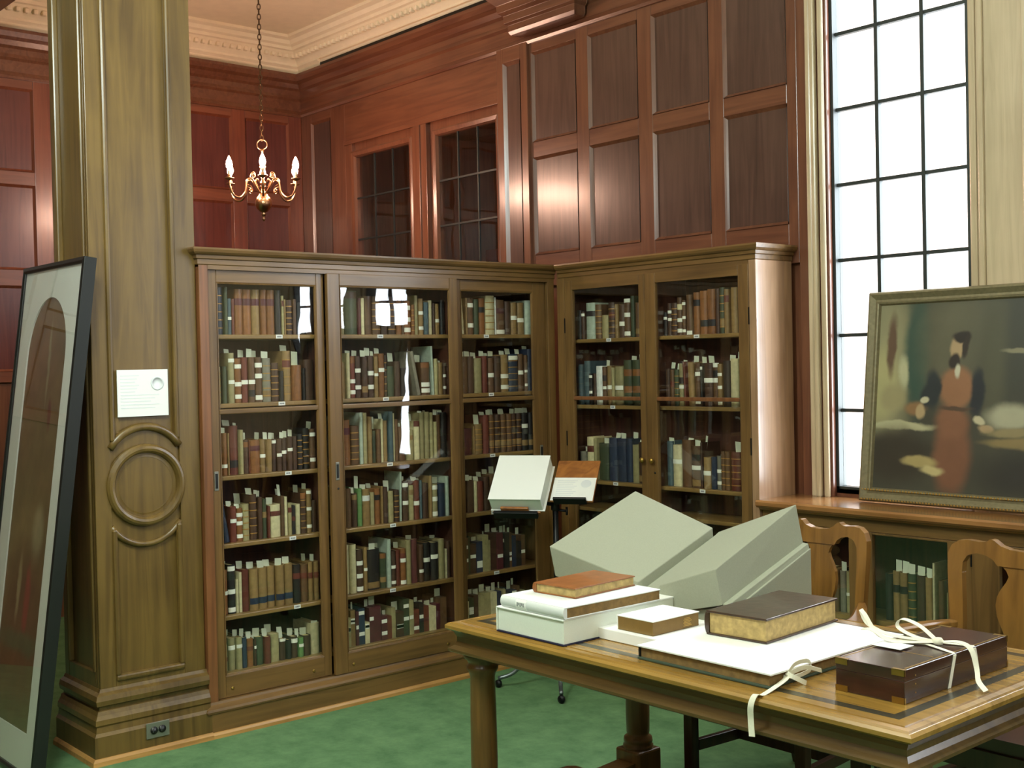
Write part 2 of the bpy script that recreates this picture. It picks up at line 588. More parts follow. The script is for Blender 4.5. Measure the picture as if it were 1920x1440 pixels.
# ---- leaded daylight windows, the last one unseen and added for its light
for k, (x0, x1) in enumerate(WIN):
    y = 4.835
    fr = MB()
    t = 0.022
    fr.box(x0, x1, 4.80, 4.86, WZ0 - 0.02, WZ0 + 0.012)
    fr.box(x0, x1, 4.80, 4.86, WZ1 - 0.012, WZ1 + 0.02)
    fr.box(x0 - 0.003, x0 + 0.014, 4.80, 4.86, WZ0, WZ1)
    fr.box(x1 - 0.014, x1 + 0.003, 4.80, 4.86, WZ0, WZ1)
    w = struct(fr.build('window_%d' % (k + 1), M['lead']))
    cx = [x0 + 0.014, x0 + 0.227, x0 + 0.453, x1 - 0.014]
    rz = [WZ0 + 0.012] + [1.35 + 0.349 * i for i in range(7)] + [WZ1 - 0.012]
    for q in cx[1:3]:
        B('muntin', M['lead'], w, q - 0.009, q + 0.009, y - 0.014, y + 0.014, WZ0, WZ1)
    for q in rz[1:-1]:
        B('glazing_bar', M['lead'], w, x0, x1, y - 0.012, y + 0.012, q - 0.008, q + 0.008)
    for i in range(3):
        for j in range(8):
            B('pane', M['winglass'], w, cx[i], cx[i + 1], y - 0.002, y + 0.002, rz[j], rz[j + 1])

# ---- dark interior casements and the unlit room behind them
for k, (x0, x1) in enumerate(IW):
    fr = MB()
    yy = YB + 0.012
    fr.sweep([(x0, IZ0), (x0, IZ1), (x1, IZ1), (x1, IZ0)], [(0, 0.03), (0, -0.02), (0.012, -0.028), (0.035, -0.02), (0.042, 0.0), (0.042, 0.03)], True,
             fn=lambda a, b, c: (a, yy + c, b))
    w = struct(fr.build('window_%d' % (k + 4), M['stile']))
    a0, a1, c0, c1 = x0 + .042, x1 - .042, IZ0 + .042, IZ1 - .042
    nx = [a0, a0 + (a1 - a0) / 3, a0 + (a1 - a0) * 2 / 3, a1]
    nz = [c1 - 0.292 * i for i in range(4)] + [c0]
    for q in nx[1:3]:
        B('lead_came', M['lead'], w, q - 0.005, q + 0.005, yy + .001, yy + .013, c0, c1)
    for q in nz[1:4]:
        B('lead_came', M['lead'], w, a0, a1, yy, yy + .012, q - 0.006, q + 0.006)
    for i in range(3):
        for j in range(4):
            B('pane', M['glass'], w, nx[i], nx[i + 1], yy + .004, yy + .007, nz[j + 1], nz[j])
dk = MB()
dk.box(-8.2, -3.6, 6.9, 7.0, 0.9, 4.2)
dk.box(-8.2, -3.6, 4.858, 7.0, 4.1, 4.2)
dk.box(-8.2, -3.6, 4.858, 7.0, 0.8, 0.9)
dk.box(-8.2, -8.1, 4.858, 7.0, 0.8, 4.2)
dk.box(-3.7, -3.6, 4.858, 7.0, 0.8, 4.2)
struct(dk.build('wall_beyond', M['wallpl']))
bm = MB()
bm.box(-8.1, -3.7, 6.6, 6.9, 3.55, 3.8)
bm.box(-8.1, -3.7, 6.75, 6.9, 2.5, 2.6)
struct(bm.build('trim_1', M['stile']))
B('stile', M['stile'], bpy.data.objects['trim_1'], -6.9, -6.7, 6.8, 6.9, 0.9, 3.6)
B('stile', M['stile'], bpy.data.objects['trim_1'], -5.6, -5.5, 6.8, 6.9, 0.9, 3.6)
d = bpy.data.lights.new('beyond_fill', 'AREA')  # unseen fill added to lift the dark room behind the casements
d.energy = 3.2
d.size = 0.4
d.color = (1, .85, .6)
o = bpy.data.objects.new('beyond_fill', d)
o.location = (-6.6, 5.9, 4.05)
COL.objects.link(o)

# ---- alcove wall (left)
wc = struct(B('wall_left', M['stile'], None, XW - 0.25, XW - 0.03, -3.2, 4.80, 0, ZC))
cl = [(4.76 - .10 - .37 - .47 * k, 4.76 - .10 - .47 * k) for k in range(8)]
cl = [(4.30 - .47 * k, 4.66 - .47 * k) for k in range(9)][::-1]
grid(wc, fC, cl, [(1.62, 2.165), (2.27, 2.812), (2.90, 3.43)], (-0.5, 4.77), (1.55, 3.50), M['rail_y'], M['stile_warmlit'], M['panel_warmlit'])

# ---- timber entablature and plaster cornice round the alcove
ENT = [(-0.03, 3.48), (0.012, 3.485), (0.02, 3.50), (0.012, 3.515), (0.004, 3.53), (0.004, 3.60), (0.02, 3.615), (0.012, 3.64),
       (0.012, 3.675), (0.03, 3.69), (0.045, 3.72), (0.075, 3.735), (0.085, 3.765), (0.085, 3.785), (-0.03, 3.785)]
e = MB()
e.sweep([(XW, -0.5), (XW, YB), (3.0, YB)], ENT)
struct(e.build('trim_2', M['rail_x']))
e = MB()                                          # break-forward of the cornice over the pilasters
e.sweep([(-5.33, YB - .03), (-5.33, YB - 0.10), (-4.79, YB - 0.10), (-4.79, YB - .03)][::1],
        [(-.08, 3.525), (0.0, 3.53), (0.012, 3.55), (0.012, 3.585), (0.03, 3.60), (0.03, 3.64), (0.055, 3.66), (0.06, 3.70), (0.10, 3.74), (0.10, 3.80), (-.08, 3.80)])
struct(e.build('trim_3', M['rail_x'], bevel=0.002))
PL = [(0.09, 3.786), (0.10, 3.80), (0.10, 3.83), (0.125, 3.845), (0.125, 3.86), (0.14, 3.875), (0.20, 3.93), (0.22, 3.935), (0.225, 3.955),
      (0.25, 3.965), (0.265, 3.99), (0.30, 4.00), (0.30, 4.03)]
PL = [(-0.03, 3.80)] + [(o_ - 0.06, z_) for o_, z_ in PL] + [(-0.03, 4.03)]
e = MB()
e.sweep([(XW, -0.5), (XW, YB), (-7.52, YB)], PL)
struct(e.build('trim_4', M['plaster']))
e = MB()
e.sweep([(-7.52, YB), (-5.05, YB)], [(a, b + (0.035 if b < 3.84 else 0)) for a, b in PL])
struct(e.build('trim_5', M['plaster']))
struct(B('trim_gap_shade', M['black'], None, -7.52, -5.05, YB - 0.035, YB, 3.785, 3.84))  # black strip standing in for the shade in the gap under the plaster
struct(B('trim_8', M['oak_x'], None, XW, -5.2, 1.915, 2.385, 3.72, ZC))    # beam from the column to the alcove wall
e = MB()
e.sweep([(-5.2, 2.385), (XW + .2, 2.385)], PL)
struct(e.build('trim_9', M['plaster']))
e = MB()                                          # relief along the plaster cornice
for k in range(70):
    q = 4.70 - 0.055 * k
    e.box(XW + .10, XW + .135, q - .02, q + .008, 3.885, 3.915)
    e.box(-7.72 + .055 * k, -7.692 + .055 * k, YB - .135, YB - .10, 3.885, 3.915)
struct(e.build('trim_7', M['plaster'], bevel=0.006))
bpy.data.objects['trim_7']['kind'] = 'stuff'
bpy.data.objects['trim_7'].parent = bpy.data.objects['trim_4']

# ================================================================== COLUMN
CX, CX1, CY0, CY1 = -4.83, -5.215, 1.915, 2.383
col = thing('column', 'square oak column with long panels and a carved roundel beside the bookcase', 'column', (-5.02, 2.15, 0))


def fP(u, d, v):
    return (CX - d, u, v)


def fL(u, d, v):
    return (u, CY0 + d, v)


B('shaft', M['oak_col'], col, CX1, CX - .016, CY0 + .016, CY1, 0.0, ZC)
for u0, u1 in ((CY0, 1.984), (2.288, CY1)):
    pbox('stile', M['oak_col'], col, fP, u0, u1, 0, .02, .22, ZC)
pbox('rail', M['oak_col'], col, fP, 1.984, 2.288, 0, .02, .22, .325)
for u0, u1 in ((CX1, -5.165), (-4.875, CX - .0205)):
    pbox('stile', M['oak_col'], col, fL, u0, u1, 0, .02, .22, ZC)
pbox('rail', M['oak_col'], col, fL, -5.165, -4.875, 0, .02, .22, .36)
for u in (-5.158, -4.882):
    pbox('bead', M['oak_col'], col, fL, u - .012, u + .012, -.008, .02, .36, ZC, bevel=.007)
RC, RZ = 2.136, 1.123
HW, SAG, RA = .152, .085, .171


def arc(z0, sgn, n=14, hw=HW):
    ra = (hw * hw + SAG * SAG) / (2 * SAG)
    out = []
    for i in range(n + 1):
        q = -hw + 2 * hw * i / n
        out.append((RC + q, z0 + sgn * (math.sqrt(ra * ra - q * q) - ra)))
    return out


top_arc = arc(1.375, 1)
bot_arc = arc(.885, -1)
m = MB()
m.prism(top_arc[::-1] + bot_arc, lambda a, b, c: (CX - c, a, b), 0.010, .02)
m.build('roundel_block', M['oak_col'], col)
m = MB()
m.tube([(CX - .004, a, b - .006) for a, b in top_arc], .017)
m.build('arch_bead', M['oak_col'], col)
m = MB()
m.tube([(CX - .010, a, b - .012) for a, b in bot_arc], .013)
m.build('arch_bead', M['oak_col'], col)
m = MB()
RB = [(.174, -.004), (.172, .008), (.164, .016), (.154, .019), (.144, .016), (.137, .006), (.134, -.010), (.129, -.010), (.126, -.004), (.118, -.003), (.113, -.009), (.0, -.010)]
m.lathe([(r, d_) for r, d_ in RB], (CX - .001, RC, RZ), 48, ax='x', smooth=False)
m.build('roundel', M['oak_col'], col)
for z0, z1 in ((1.31, ZC), (.34, .95)):
    for u in (1.993, 2.277):
        m = MB()
        m.box(CX - .02, CX + .011, u - .011, u + .011, z0, z1)
        m.build('bead', M['oak_col'], col, bevel=.010)
m = MB()
m.box(CX - .02, CX + .010, 1.984, 2.288, .318, .345)
m.build('bead', M['oak_col'], col, bevel=.009)
BASE = [(-.02, .30), (.002, .298), (.008, .285), (.024, .275), (.030, .255), (.026, .235), (.010, .228), (.010, .214), (.020, .212), (.026, .196),
        (.036, .180), (.038, .160), (.032, .152), (.036, .128), (.046, .115), (.046, .0), (-.02, 0)]
m = MB()
m.sweep([(CX1, CY0), (CX, CY0), (CX, CY1 + .003)], BASE)
m.build('base_moulding', M['oak_col'], col)
m = MB()
m.sweep([(CX1, CY0), (CX, CY0), (CX, CY1 + .003)], [(.04, .03), (.052, .028), (.060, .018), (.062, 0), (.04, 0)])
m.build('shoe_moulding', M['shoe'], col)
# outlet
oc = thing('power_outlet', 'steel double power outlet plate on the column plinth', 'outlet', (CX + .046, 2.135, .098))
B('plate', M['outlet'], oc, CX + .046, CX + .051, 2.085, 2.187, .064, .130, bevel=.002)
for yy in (2.118, 2.154):
    m = MB()
    m.lathe([(.016, 0), (.016, .004), (.0, .0045)], (CX + .0505, yy, .097), 16, ax='x')
    s = m.build('socket', M['black'], oc)
    for dz in (-.006, .006):
        B('slot', M['steel'], s, CX + .0545, CX + .0557, yy - .005, yy - .003, .097 + dz - .003, .097 + dz + .003)
m = MB()
m.lathe([(.003, 0), (.003, .002)], (CX + .051, 2.136, .097), 8, ax='x')
m.build('screw', M['steel'], oc)
# card on the column
cd = thing('notice_card', 'white printed card with a round emblem fixed to the column panel', 'card', (CX + .004, 2.12, 1.41))
B('sheet', M['white'], cd, CX - .003, CX + .001, 2.020, 2.243, 1.413, 1.609)
k = MB()
for i in range(11):
    w_ = .135 - .03 * ((i * 7) % 3) / 2
    z_ = 1.582 - .0135 * i
    k.box(CX + .001, CX + .0016, 2.034, 2.034 + w_ * (.6 if i < 6 else 1.25), z_, z_ + .004)
t_ = k.build('text_line', M['paleink'], cd)
t_['kind'] = 'stuff'
k = MB()
k.lathe([(.030, 0), (.030, .0006), (.022, .0006), (.022, .0003), (0, .0003)], (CX + .001, 2.196, 1.55), 20, ax='x')
k.build('emblem', M['paleink'], cd)

# ================================================================== BOOKCASES
CORN = [(-.05, 2.058), (.0, 2.058), (.004, 2.062), (.004, 2.082), (.012, 2.086), (.014, 2.100), (.024, 2.104), (.032, 2.112), (.036, 2.124), (.034, 2.132), (-.05, 2.132)]
BBASE = [(-.05, .150), (.0, .150), (.004, .140), (.016, .132), (.026, .126), (.030, .116), (.028, .108), (.022, .104), (.022, .0), (-.05, 0)]
SHOE = [(.015, .026), (.030, .024), (.036, .014), (.037, 0), (.015, 0)]
XF, YF = -4.806, 4.486           # front planes of the two bookcases
SZ = [1.757, 1.450, 1.128, .826, .506, .252]       # tops of the shelves
XBK = -5.11


def shelf_tag(parent, fn, u, z, k=0):
    m = MB()
    m.hexa([fn(u - .017, -.0015, z - .016), fn(u + .017, -.0015, z - .016), fn(u + .017, .001, z - .016), fn(u - .017, .001, z - .016),
            fn(u - .017, -.0015, z + .001), fn(u + .017, -.0015, z + .001), fn(u + .017, .001, z + .001), fn(u - .017, .001, z + .001)])
    t = m.build('shelf_label', M['white'], parent)
    q = MB()
    random.seed(int(abs(u * 1000) + z * 100))
    x = u - .011
    while x < u + .010:
        w_ = random.choice((.002, .003, .0045))
        q.hexa([fn(x, -.002, z - .011), fn(x + w_, -.002, z - .011), fn(x + w_, -.0012, z - .011), fn(x, -.0012, z - .011),
                fn(x, -.002, z - .004), fn(x + w_, -.002, z - .004), fn(x + w_, -.0012, z - .004), fn(x, -.0012, z - .004)])
        x += w_ + .0015
    q.build('lettering', M['ink'], t)


lc = thing('bookcase', 'tall glazed oak bookcase with three sliding doors standing against the column', 'bookcase', (-4.96, 3.43, 0))
fx = lambda u, d, v: (XF - d, u, v)
B('side_panel', M['oak_red'], lc, XBK, XF, 2.386, 2.430, .10, 2.06, bevel=.003)
B('side_panel', M['oak'], lc, XBK, XF, 4.436, 4.486, .10, 2.06, bevel=.003)
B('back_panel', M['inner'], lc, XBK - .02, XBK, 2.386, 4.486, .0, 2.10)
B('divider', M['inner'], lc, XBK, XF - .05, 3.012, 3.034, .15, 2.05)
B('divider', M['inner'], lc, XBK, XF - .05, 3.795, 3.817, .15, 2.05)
B('top_board', M['oak_y'], lc, XBK - .02, XF - .002, 2.386, 4.486, 2.05, 2.10)
B('header', M['oak_y'], lc, XF - .05, XF, 2.43, 4.44, 2.040, 2.06)
m = MB()
m.sweep([(XBK - .02, 2.384), (XF, 2.384), (XF, YF + .002)], CORN)
m.build('cornice', M['oak_y'], lc)
m = MB()
m.sweep([(XBK, 2.392), (XF, 2.392), (XF, YF + .002)], BBASE)
m.build('plinth', M['oak_y'], lc)
m = MB()
m.sweep([(XBK, 2.392), (XF, 2.392), (XF, YF + .002)], SHOE)
m.build('shoe_moulding', M['shoe'], lc)
BAYS = [(2.432, 3.012), (3.034, 3.795), (3.817, 4.436)]
TAGU = [[2.80, 2.805, 2.83, 2.845, 2.86, None], [3.36, 3.385, 3.40, 3.41, 3.40, None], [4.035, 4.06, 4.06, 4.06, 4.07, None]]
for b, (y0, y1) in enumerate(BAYS):
    for k, z in enumerate(SZ):
        s = B('shelf', M['shelf_y'], lc, XBK, XF - .045, y0, y1, z - .02, z, bevel=.004)
        if TAGU[b][k]:
            shelf_tag(s, lambda u, d, v: (XF - .045 - d, u, v), TAGU[b][k], z - .002)


def sliding_door(y0, y1, g0, g1, xf, pull):
    th = .022
    m = MB()
    m.box(xf - th, xf, y0, g0, .152, 2.042)
    m.box(xf - th, xf, g1, y1, .152, 2.042)
    d_ = m.build('door', M['oak'], lc, bevel=.003)
    B('rail', M['oak_y'], d_, xf - th, xf, g0, g1, .152, .246, bevel=.002)
    B('rail', M['oak_y'], d_, xf - th, xf, g0, g1, 1.986, 2.042, bevel=.002)
    B('glazing_bar', M['oak_y'], d_, xf - th, xf + .002, g0, g1, 1.404, 1.426, bevel=.004)
    m = MB()
    m.sweep([(g0, .246), (g0, 1.986), (g1, 1.986), (g1, .246)], [(0, .004), (0.006, .002), (.008, -.006), (0, -.008)], True, fn=lambda a, b_, c: (xf + c - .003, a, b_))
    m.build('glazing_bead', M['oak'], d_)
    for z0, z1 in ((.246, 1.404), (1.426, 1.986)):
        B('glass_pane', M['glass'], d_, xf - .014, xf - .010, g0, g1, z0, z1)
    m = MB()
    m.box(xf - .002, xf + .0025, pull - .010, pull + .010, 1.07, 1.155)
    p_ = m.build('finger_pull', M['outlet'], d_, bevel=.002)
    B('recess', M['black'], p_, xf + .002, xf + .003, pull - .006, pull + .006, 1.08, 1.145)
    for q in (g0 + .03, g1 - .06):
        m = MB()
        m.lathe([(.007, 0), (.007, .003), (.003, .004), (0, .002)], (xf, q, .19), 10, ax='x')
        m.build('brass_screw', M['brass'], d_)
    return d_


sliding_door(2.433, 3.026, 2.478, 2.985, XF - .020, 2.456)
sliding_door(3.792, 4.434, 3.846, 4.344, XF - .020, 4.388)
d2 = sliding_door(3.030, 3.806, 3.099, 3.756, XF + .006, 3.064)
m = MB()
m.lathe([(.005, 0), (.005, .003), (0, .003)], (XF + .006, 3.066, 1.03), 8, ax='x')
m.build('keyhole', M['black'], d2)

# ---- the bookcase on the panelled wall
RX0, RX1 = -4.785, -3.443
YBK = 4.765
rc = thing('bookcase', 'tall glazed oak bookcase with two hinged knobbed doors next to the window', 'bookcase', (-4.1, 4.63, 0))
B('side_panel', M['oak_side_lit'], rc, -3.483, RX1, YF, YBK, 0, 2.06, bevel=.003)
B('corner_stile', M['oak'], rc, RX0, -4.726, YF, YF + .05, .10, 2.06, bevel=.003)
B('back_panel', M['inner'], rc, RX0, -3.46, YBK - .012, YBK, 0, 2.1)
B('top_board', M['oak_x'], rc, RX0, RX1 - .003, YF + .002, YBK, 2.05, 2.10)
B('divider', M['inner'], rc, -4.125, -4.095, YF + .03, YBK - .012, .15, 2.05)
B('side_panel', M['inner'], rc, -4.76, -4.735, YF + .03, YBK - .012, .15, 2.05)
B('header', M['oak_x'], rc, -4.726, -3.483, YF, YF + .03, 2.04, 2.06)
m = MB()
m.sweep([(XF + .0375, YF), (RX1, YF), (RX1, YBK)], CORN)
m.build('cornice', M['oak_x'], rc)
m = MB()
m.sweep([(XF + .039, YF), (RX1, YF)], BBASE)
m.build('plinth', M['oak_x'], rc)
RZS = [1.724, 1.370, .966, .818, .50, .252]
for (x0, x1, tg) in ((-4.735, -4.125, (-4.44, -4.42, -4.41, None, None, None)), (-4.095, -3.483, (-3.84, None, -3.82, None, None, None))):
    for k, z in enumerate(RZS):
        s = B('shelf', M['shelf_x'], rc, x0, x1, YF + .046, YBK - .012, z - .02, z, bevel=.004)
        if tg[k]:
            shelf_tag(s, lambda u, d, v: (u, YF + .046 + d, v), tg[k], z - .002)


def hinged_door(x0, x1, g0, g1, knob, hinge):
    m = MB()
    m.box(x0, g0, YF, YF + .024, .152, 2.042)
    m.box(g1, x1, YF, YF + .024, .152, 2.042)
    d_ = m.build('door', M['oak'], rc, bevel=.003)
    B('rail', M['oak_x'], d_, g0, g1, YF, YF + .024, .152, .29, bevel=.002)
    B('rail', M['oak_x'], d_, g0, g1, YF, YF + .024, 1.990, 2.042, bevel=.002)
    B('glazing_bar', M['oak_red'], d_, g0, g1, YF - .002, YF + .02, 1.398, 1.418, bevel=.004)
    for z0, z1 in ((.29, 1.398), (1.418, 1.99)):
        B('glass_pane', M['glass'], d_, g0, g1, YF + .012, YF + .016, z0, z1)
    m = MB()
    m.lathe([(.006, -.018), (.006, -.008), (.014, -.022), (.015, -.028), (.008, -.034), (0, -.035)], (knob, YF, 1.098), 14, ax='y')
    k_ = m.build('knob', M['brass'], d_)
    for z in (1.19, 1.80, .55):
        B('hinge', M['blackmetal'], d_, hinge - .003, hinge + .003, YF - .003, YF + .002, z - .04, z + .04)
    return d_


hinged_door(-4.724, -4.140, -4.668, -4.180, -4.155, -4.725)
hd = hinged_door(-4.138, -3.485, -4.068, -3.547, -4.092, -3.484)
m = MB()
m.lathe([(.006, -.002), (.006, .0), (0, .0)], (-4.088, YF, 1.035), 8, ax='y')
m.build('keyhole', M['black'], hd)

# ---- low bookcase under the window, with the counter on it
LX0, LX1 = -3.4405, -0.30
lb = thing('low_bookcase', 'low oak bookcase with glazed doors running under the window sill', 'bookcase', (-2.2, 4.64, 0))
fs = 4.505
ct = MB()
ct.sweep([(LX0, fs), (LX1, fs)], [(-.32, .948), (.046, .948), (.054, .940), (.054, .924), (.044, .914), (.030, .910), (.022, .902), (.006, .898), (-.02, .898), (-.32, .92)])
ct.build('counter', M['sill'], lb)
B('frieze_rail', M['oak_x'], lb, LX0, LX1, fs, fs + .03, .848, .90)
B('back_panel', M['inner'], lb, LX0, LX1, 4.775, 4.795, .0, .92)
m = MB()
m.sweep([(LX0, fs), (LX1, fs)], BBASE)
m.build('plinth', M['oak_x'], lb)
POSTS = [(-3.4405, -3.385), (-2.462, -2.416), (-1.44, -1.395), (-.42, -.30)]
for a, b in POSTS:
    B('post', M['oak'], lb, a, b, fs, fs + .03, .12, .85, bevel=.003)
    B('divider', M['inner'], lb, (a + b) / 2 - .01, (a + b) / 2 + .01, fs + .03, 4.775, .12, .90)
for z in (.46, .16):
    B('shelf', M['shelf_x'], lb, LX0, LX1, fs + .05, 4.775, z - .02, z)
LD = [(-3.385, -2.926, -3.33, -2.982), (-2.924, -2.462, -2.866, -2.520), (-2.416, -1.93, -2.30, -1.985), (-1.928, -1.44, -1.873, -1.50), (-1.395, -.42, -1.335, -.48)]
for x0, x1, g0, g1 in LD:
    m = MB()
    for q in ((x0, g0, .15, .846), (g1, x1, .15, .846), (g0, g1, .15, .22), (g0, g1, .836, .846)):
        m.box(q[0], q[1], fs - .002, fs + .022, q[2], q[3])
    d_ = m.build('door', M['oak'], lb, bevel=.002)
    B('glass_pane', M['glass'], d_, g0, g1, fs + .010, fs + .014, .22, .836)
    for z in (.78, .26):
        for q in ((x0, ) if x0 in (-2.416, -3.385) else (x1,)):
            B('hinge', M['blackmetal'], d_, q - .003, q + .003, fs - .005, fs, z - .03, z + .03)

# ================================================================== BOOKS
PAL = {  # letter: (words, rgb, kind)
    'K': ('black', (34, 32, 30)), 'N': ('dark brown', (70, 48, 34)), 'B': ('brown', (98, 70, 44)), 'T': ('tan', (140, 112, 68)),
    'O': ('orange brown', (132, 84, 42)), 'C': ('cream', (206, 196, 152)), 'W': ('white', (228, 230, 220)), 'R': ('red', (104, 50, 36)),
    'M': ('maroon', (84, 34, 40)), 'G': ('dark green', (62, 72, 48)), 'E': ('green', (98, 136, 78)), 'U': ('navy blue', (38, 50, 70)),
    'X': ('bright blue', (40, 66, 150)), 'Y': ('grey', (120, 116, 100)), 'L': ('pale tan', (158, 148, 104)), 'S': ('slate blue', (72, 92, 96)),
    'P': ('pale grey', (176, 190, 170))}
BM = {k: plain('binding_' + v[0].replace(' ', '_'), v[1], 0.48, noise=.22, scale=38, vary=.16, coat=.06, bump=.25) for k, v in PAL.items()}
SLIP = plain('paper_slip', (206, 212, 186), 0.85, vary=.06, noise=.02)
SPL = plain('spine_label', (238, 238, 220), 0.8)
GILT = plain('gilt_band', (176, 132, 66), 0.45, metal=0.3)
ORD = ('first second third fourth fifth sixth seventh eighth ninth tenth eleventh twelfth thirteenth fourteenth fifteenth sixteenth seventeenth '
       'eighteenth nineteenth twentieth twenty-first twenty-second twenty-third').split()
REFS = {'D1': ('from the column', 'first sliding door'), 'D2': ('from column side', 'middle sliding door'), 'D3': ('from column side', 'corner sliding door'),
        'R1': ('from the corner', 'first knobbed door'), 'R2': ('from the corner', 'second knobbed door'), 'S1': ('from the corner', 'first low door'), 'S2': ('from the corner', 'second low door'),
        'S3': ('from the corner', 'third low door')}
SHN = ['top', 'second', 'third', 'fourth', 'fifth', 'bottom']
TOK = re.compile(r'([A-Z_])(\d+)(?:x(\d+))?((?:p\d+|w\d+|t[A-Z]\d\d|b|l-?\d+)*)$')
FLG = re.compile(r'p\d+|w\d+|t[A-Z]\d\d|b|l-?\d+')


def book_mesh(w, h, d, bands):
    """hollow binding: rounded spine and two boards; local x width, y depth from the spine, z up"""
    ro = min(.012, w * .32)
    out = [(-w / 2, d)]
    n = 5
    for i in range(n):
        a = PI - PI * i / (n - 1)
        out.append((math.cos(a) * w / 2, ro - math.sin(a) * ro))
    out.append((w / 2, d))
    t = min(.003, w * .18)
    inn = [(-w / 2 + t, d)]
    for i in range(n):
        a = PI - PI * i / (n - 1)
        inn.append((math.cos(a) * (w / 2 - t), ro - math.sin(a) * (ro - t)))
    inn.append((w / 2 - t, d))
    m = MB()
    k = len(out)
    V = [(a, b, 0) for a, b in out] + [(a, b, h) for a, b in out] + [(a, b, 0) for a, b in inn] + [(a, b, h) for a, b in inn]
    m.add(V, [(i, i + 1, k + i + 1, k + i) for i in range(k - 1)], 0)
    for f in range(1, k - 2):
        m.s[f] = True
    m.add(V, [(2 * k + i, 3 * k + i, 3 * k + i + 1, 2 * k + i + 1) for i in range(k - 1)], 0)
    m.add(V, [(k + i, k + i + 1, 3 * k + i + 1, 3 * k + i) for i in range(k - 1)], 0)
    m.add(V, [(i, 2 * k + i, 2 * k + i + 1, i + 1) for i in range(k - 1)], 0)
    m.add(V, [(0, k, 3 * k, 2 * k), (k - 1, 3 * k - 1, 4 * k - 1, 2 * k - 1)], 0)
    for q in bands:
        pr = [(math.cos(PI - PI * i / 6) * (w / 2 + .0006), ro - math.sin(PI * i / 6) * (ro + .0012)) for i in range(7)]
        V = [(a, b, q - .0022) for a, b in pr] + [(a, b, q + .0022) for a, b in pr]
        m.add(V, [(i, i + 1, 8 + i, 7 + i) for i in range(6)], 1)
    return m, ro


def patch(w, ro, z0, z1, off, wf=.86):
    """label wrapped over the spine"""
    m = MB()
    pr = [(math.sin((i / 4 - .5) * PI * wf) * (w / 2 + off), ro - math.cos((i / 4 - .5) * PI * wf) * (ro + off)) for i in range(5)]
    V = [(a, b, z0) for a, b in pr] + [(a, b, z1) for a, b in pr]
    m.add(V, [(i, i + 1, 6 + i, 5 + i) for i in range(4)], 0, True)
    return m


nbooks = 0


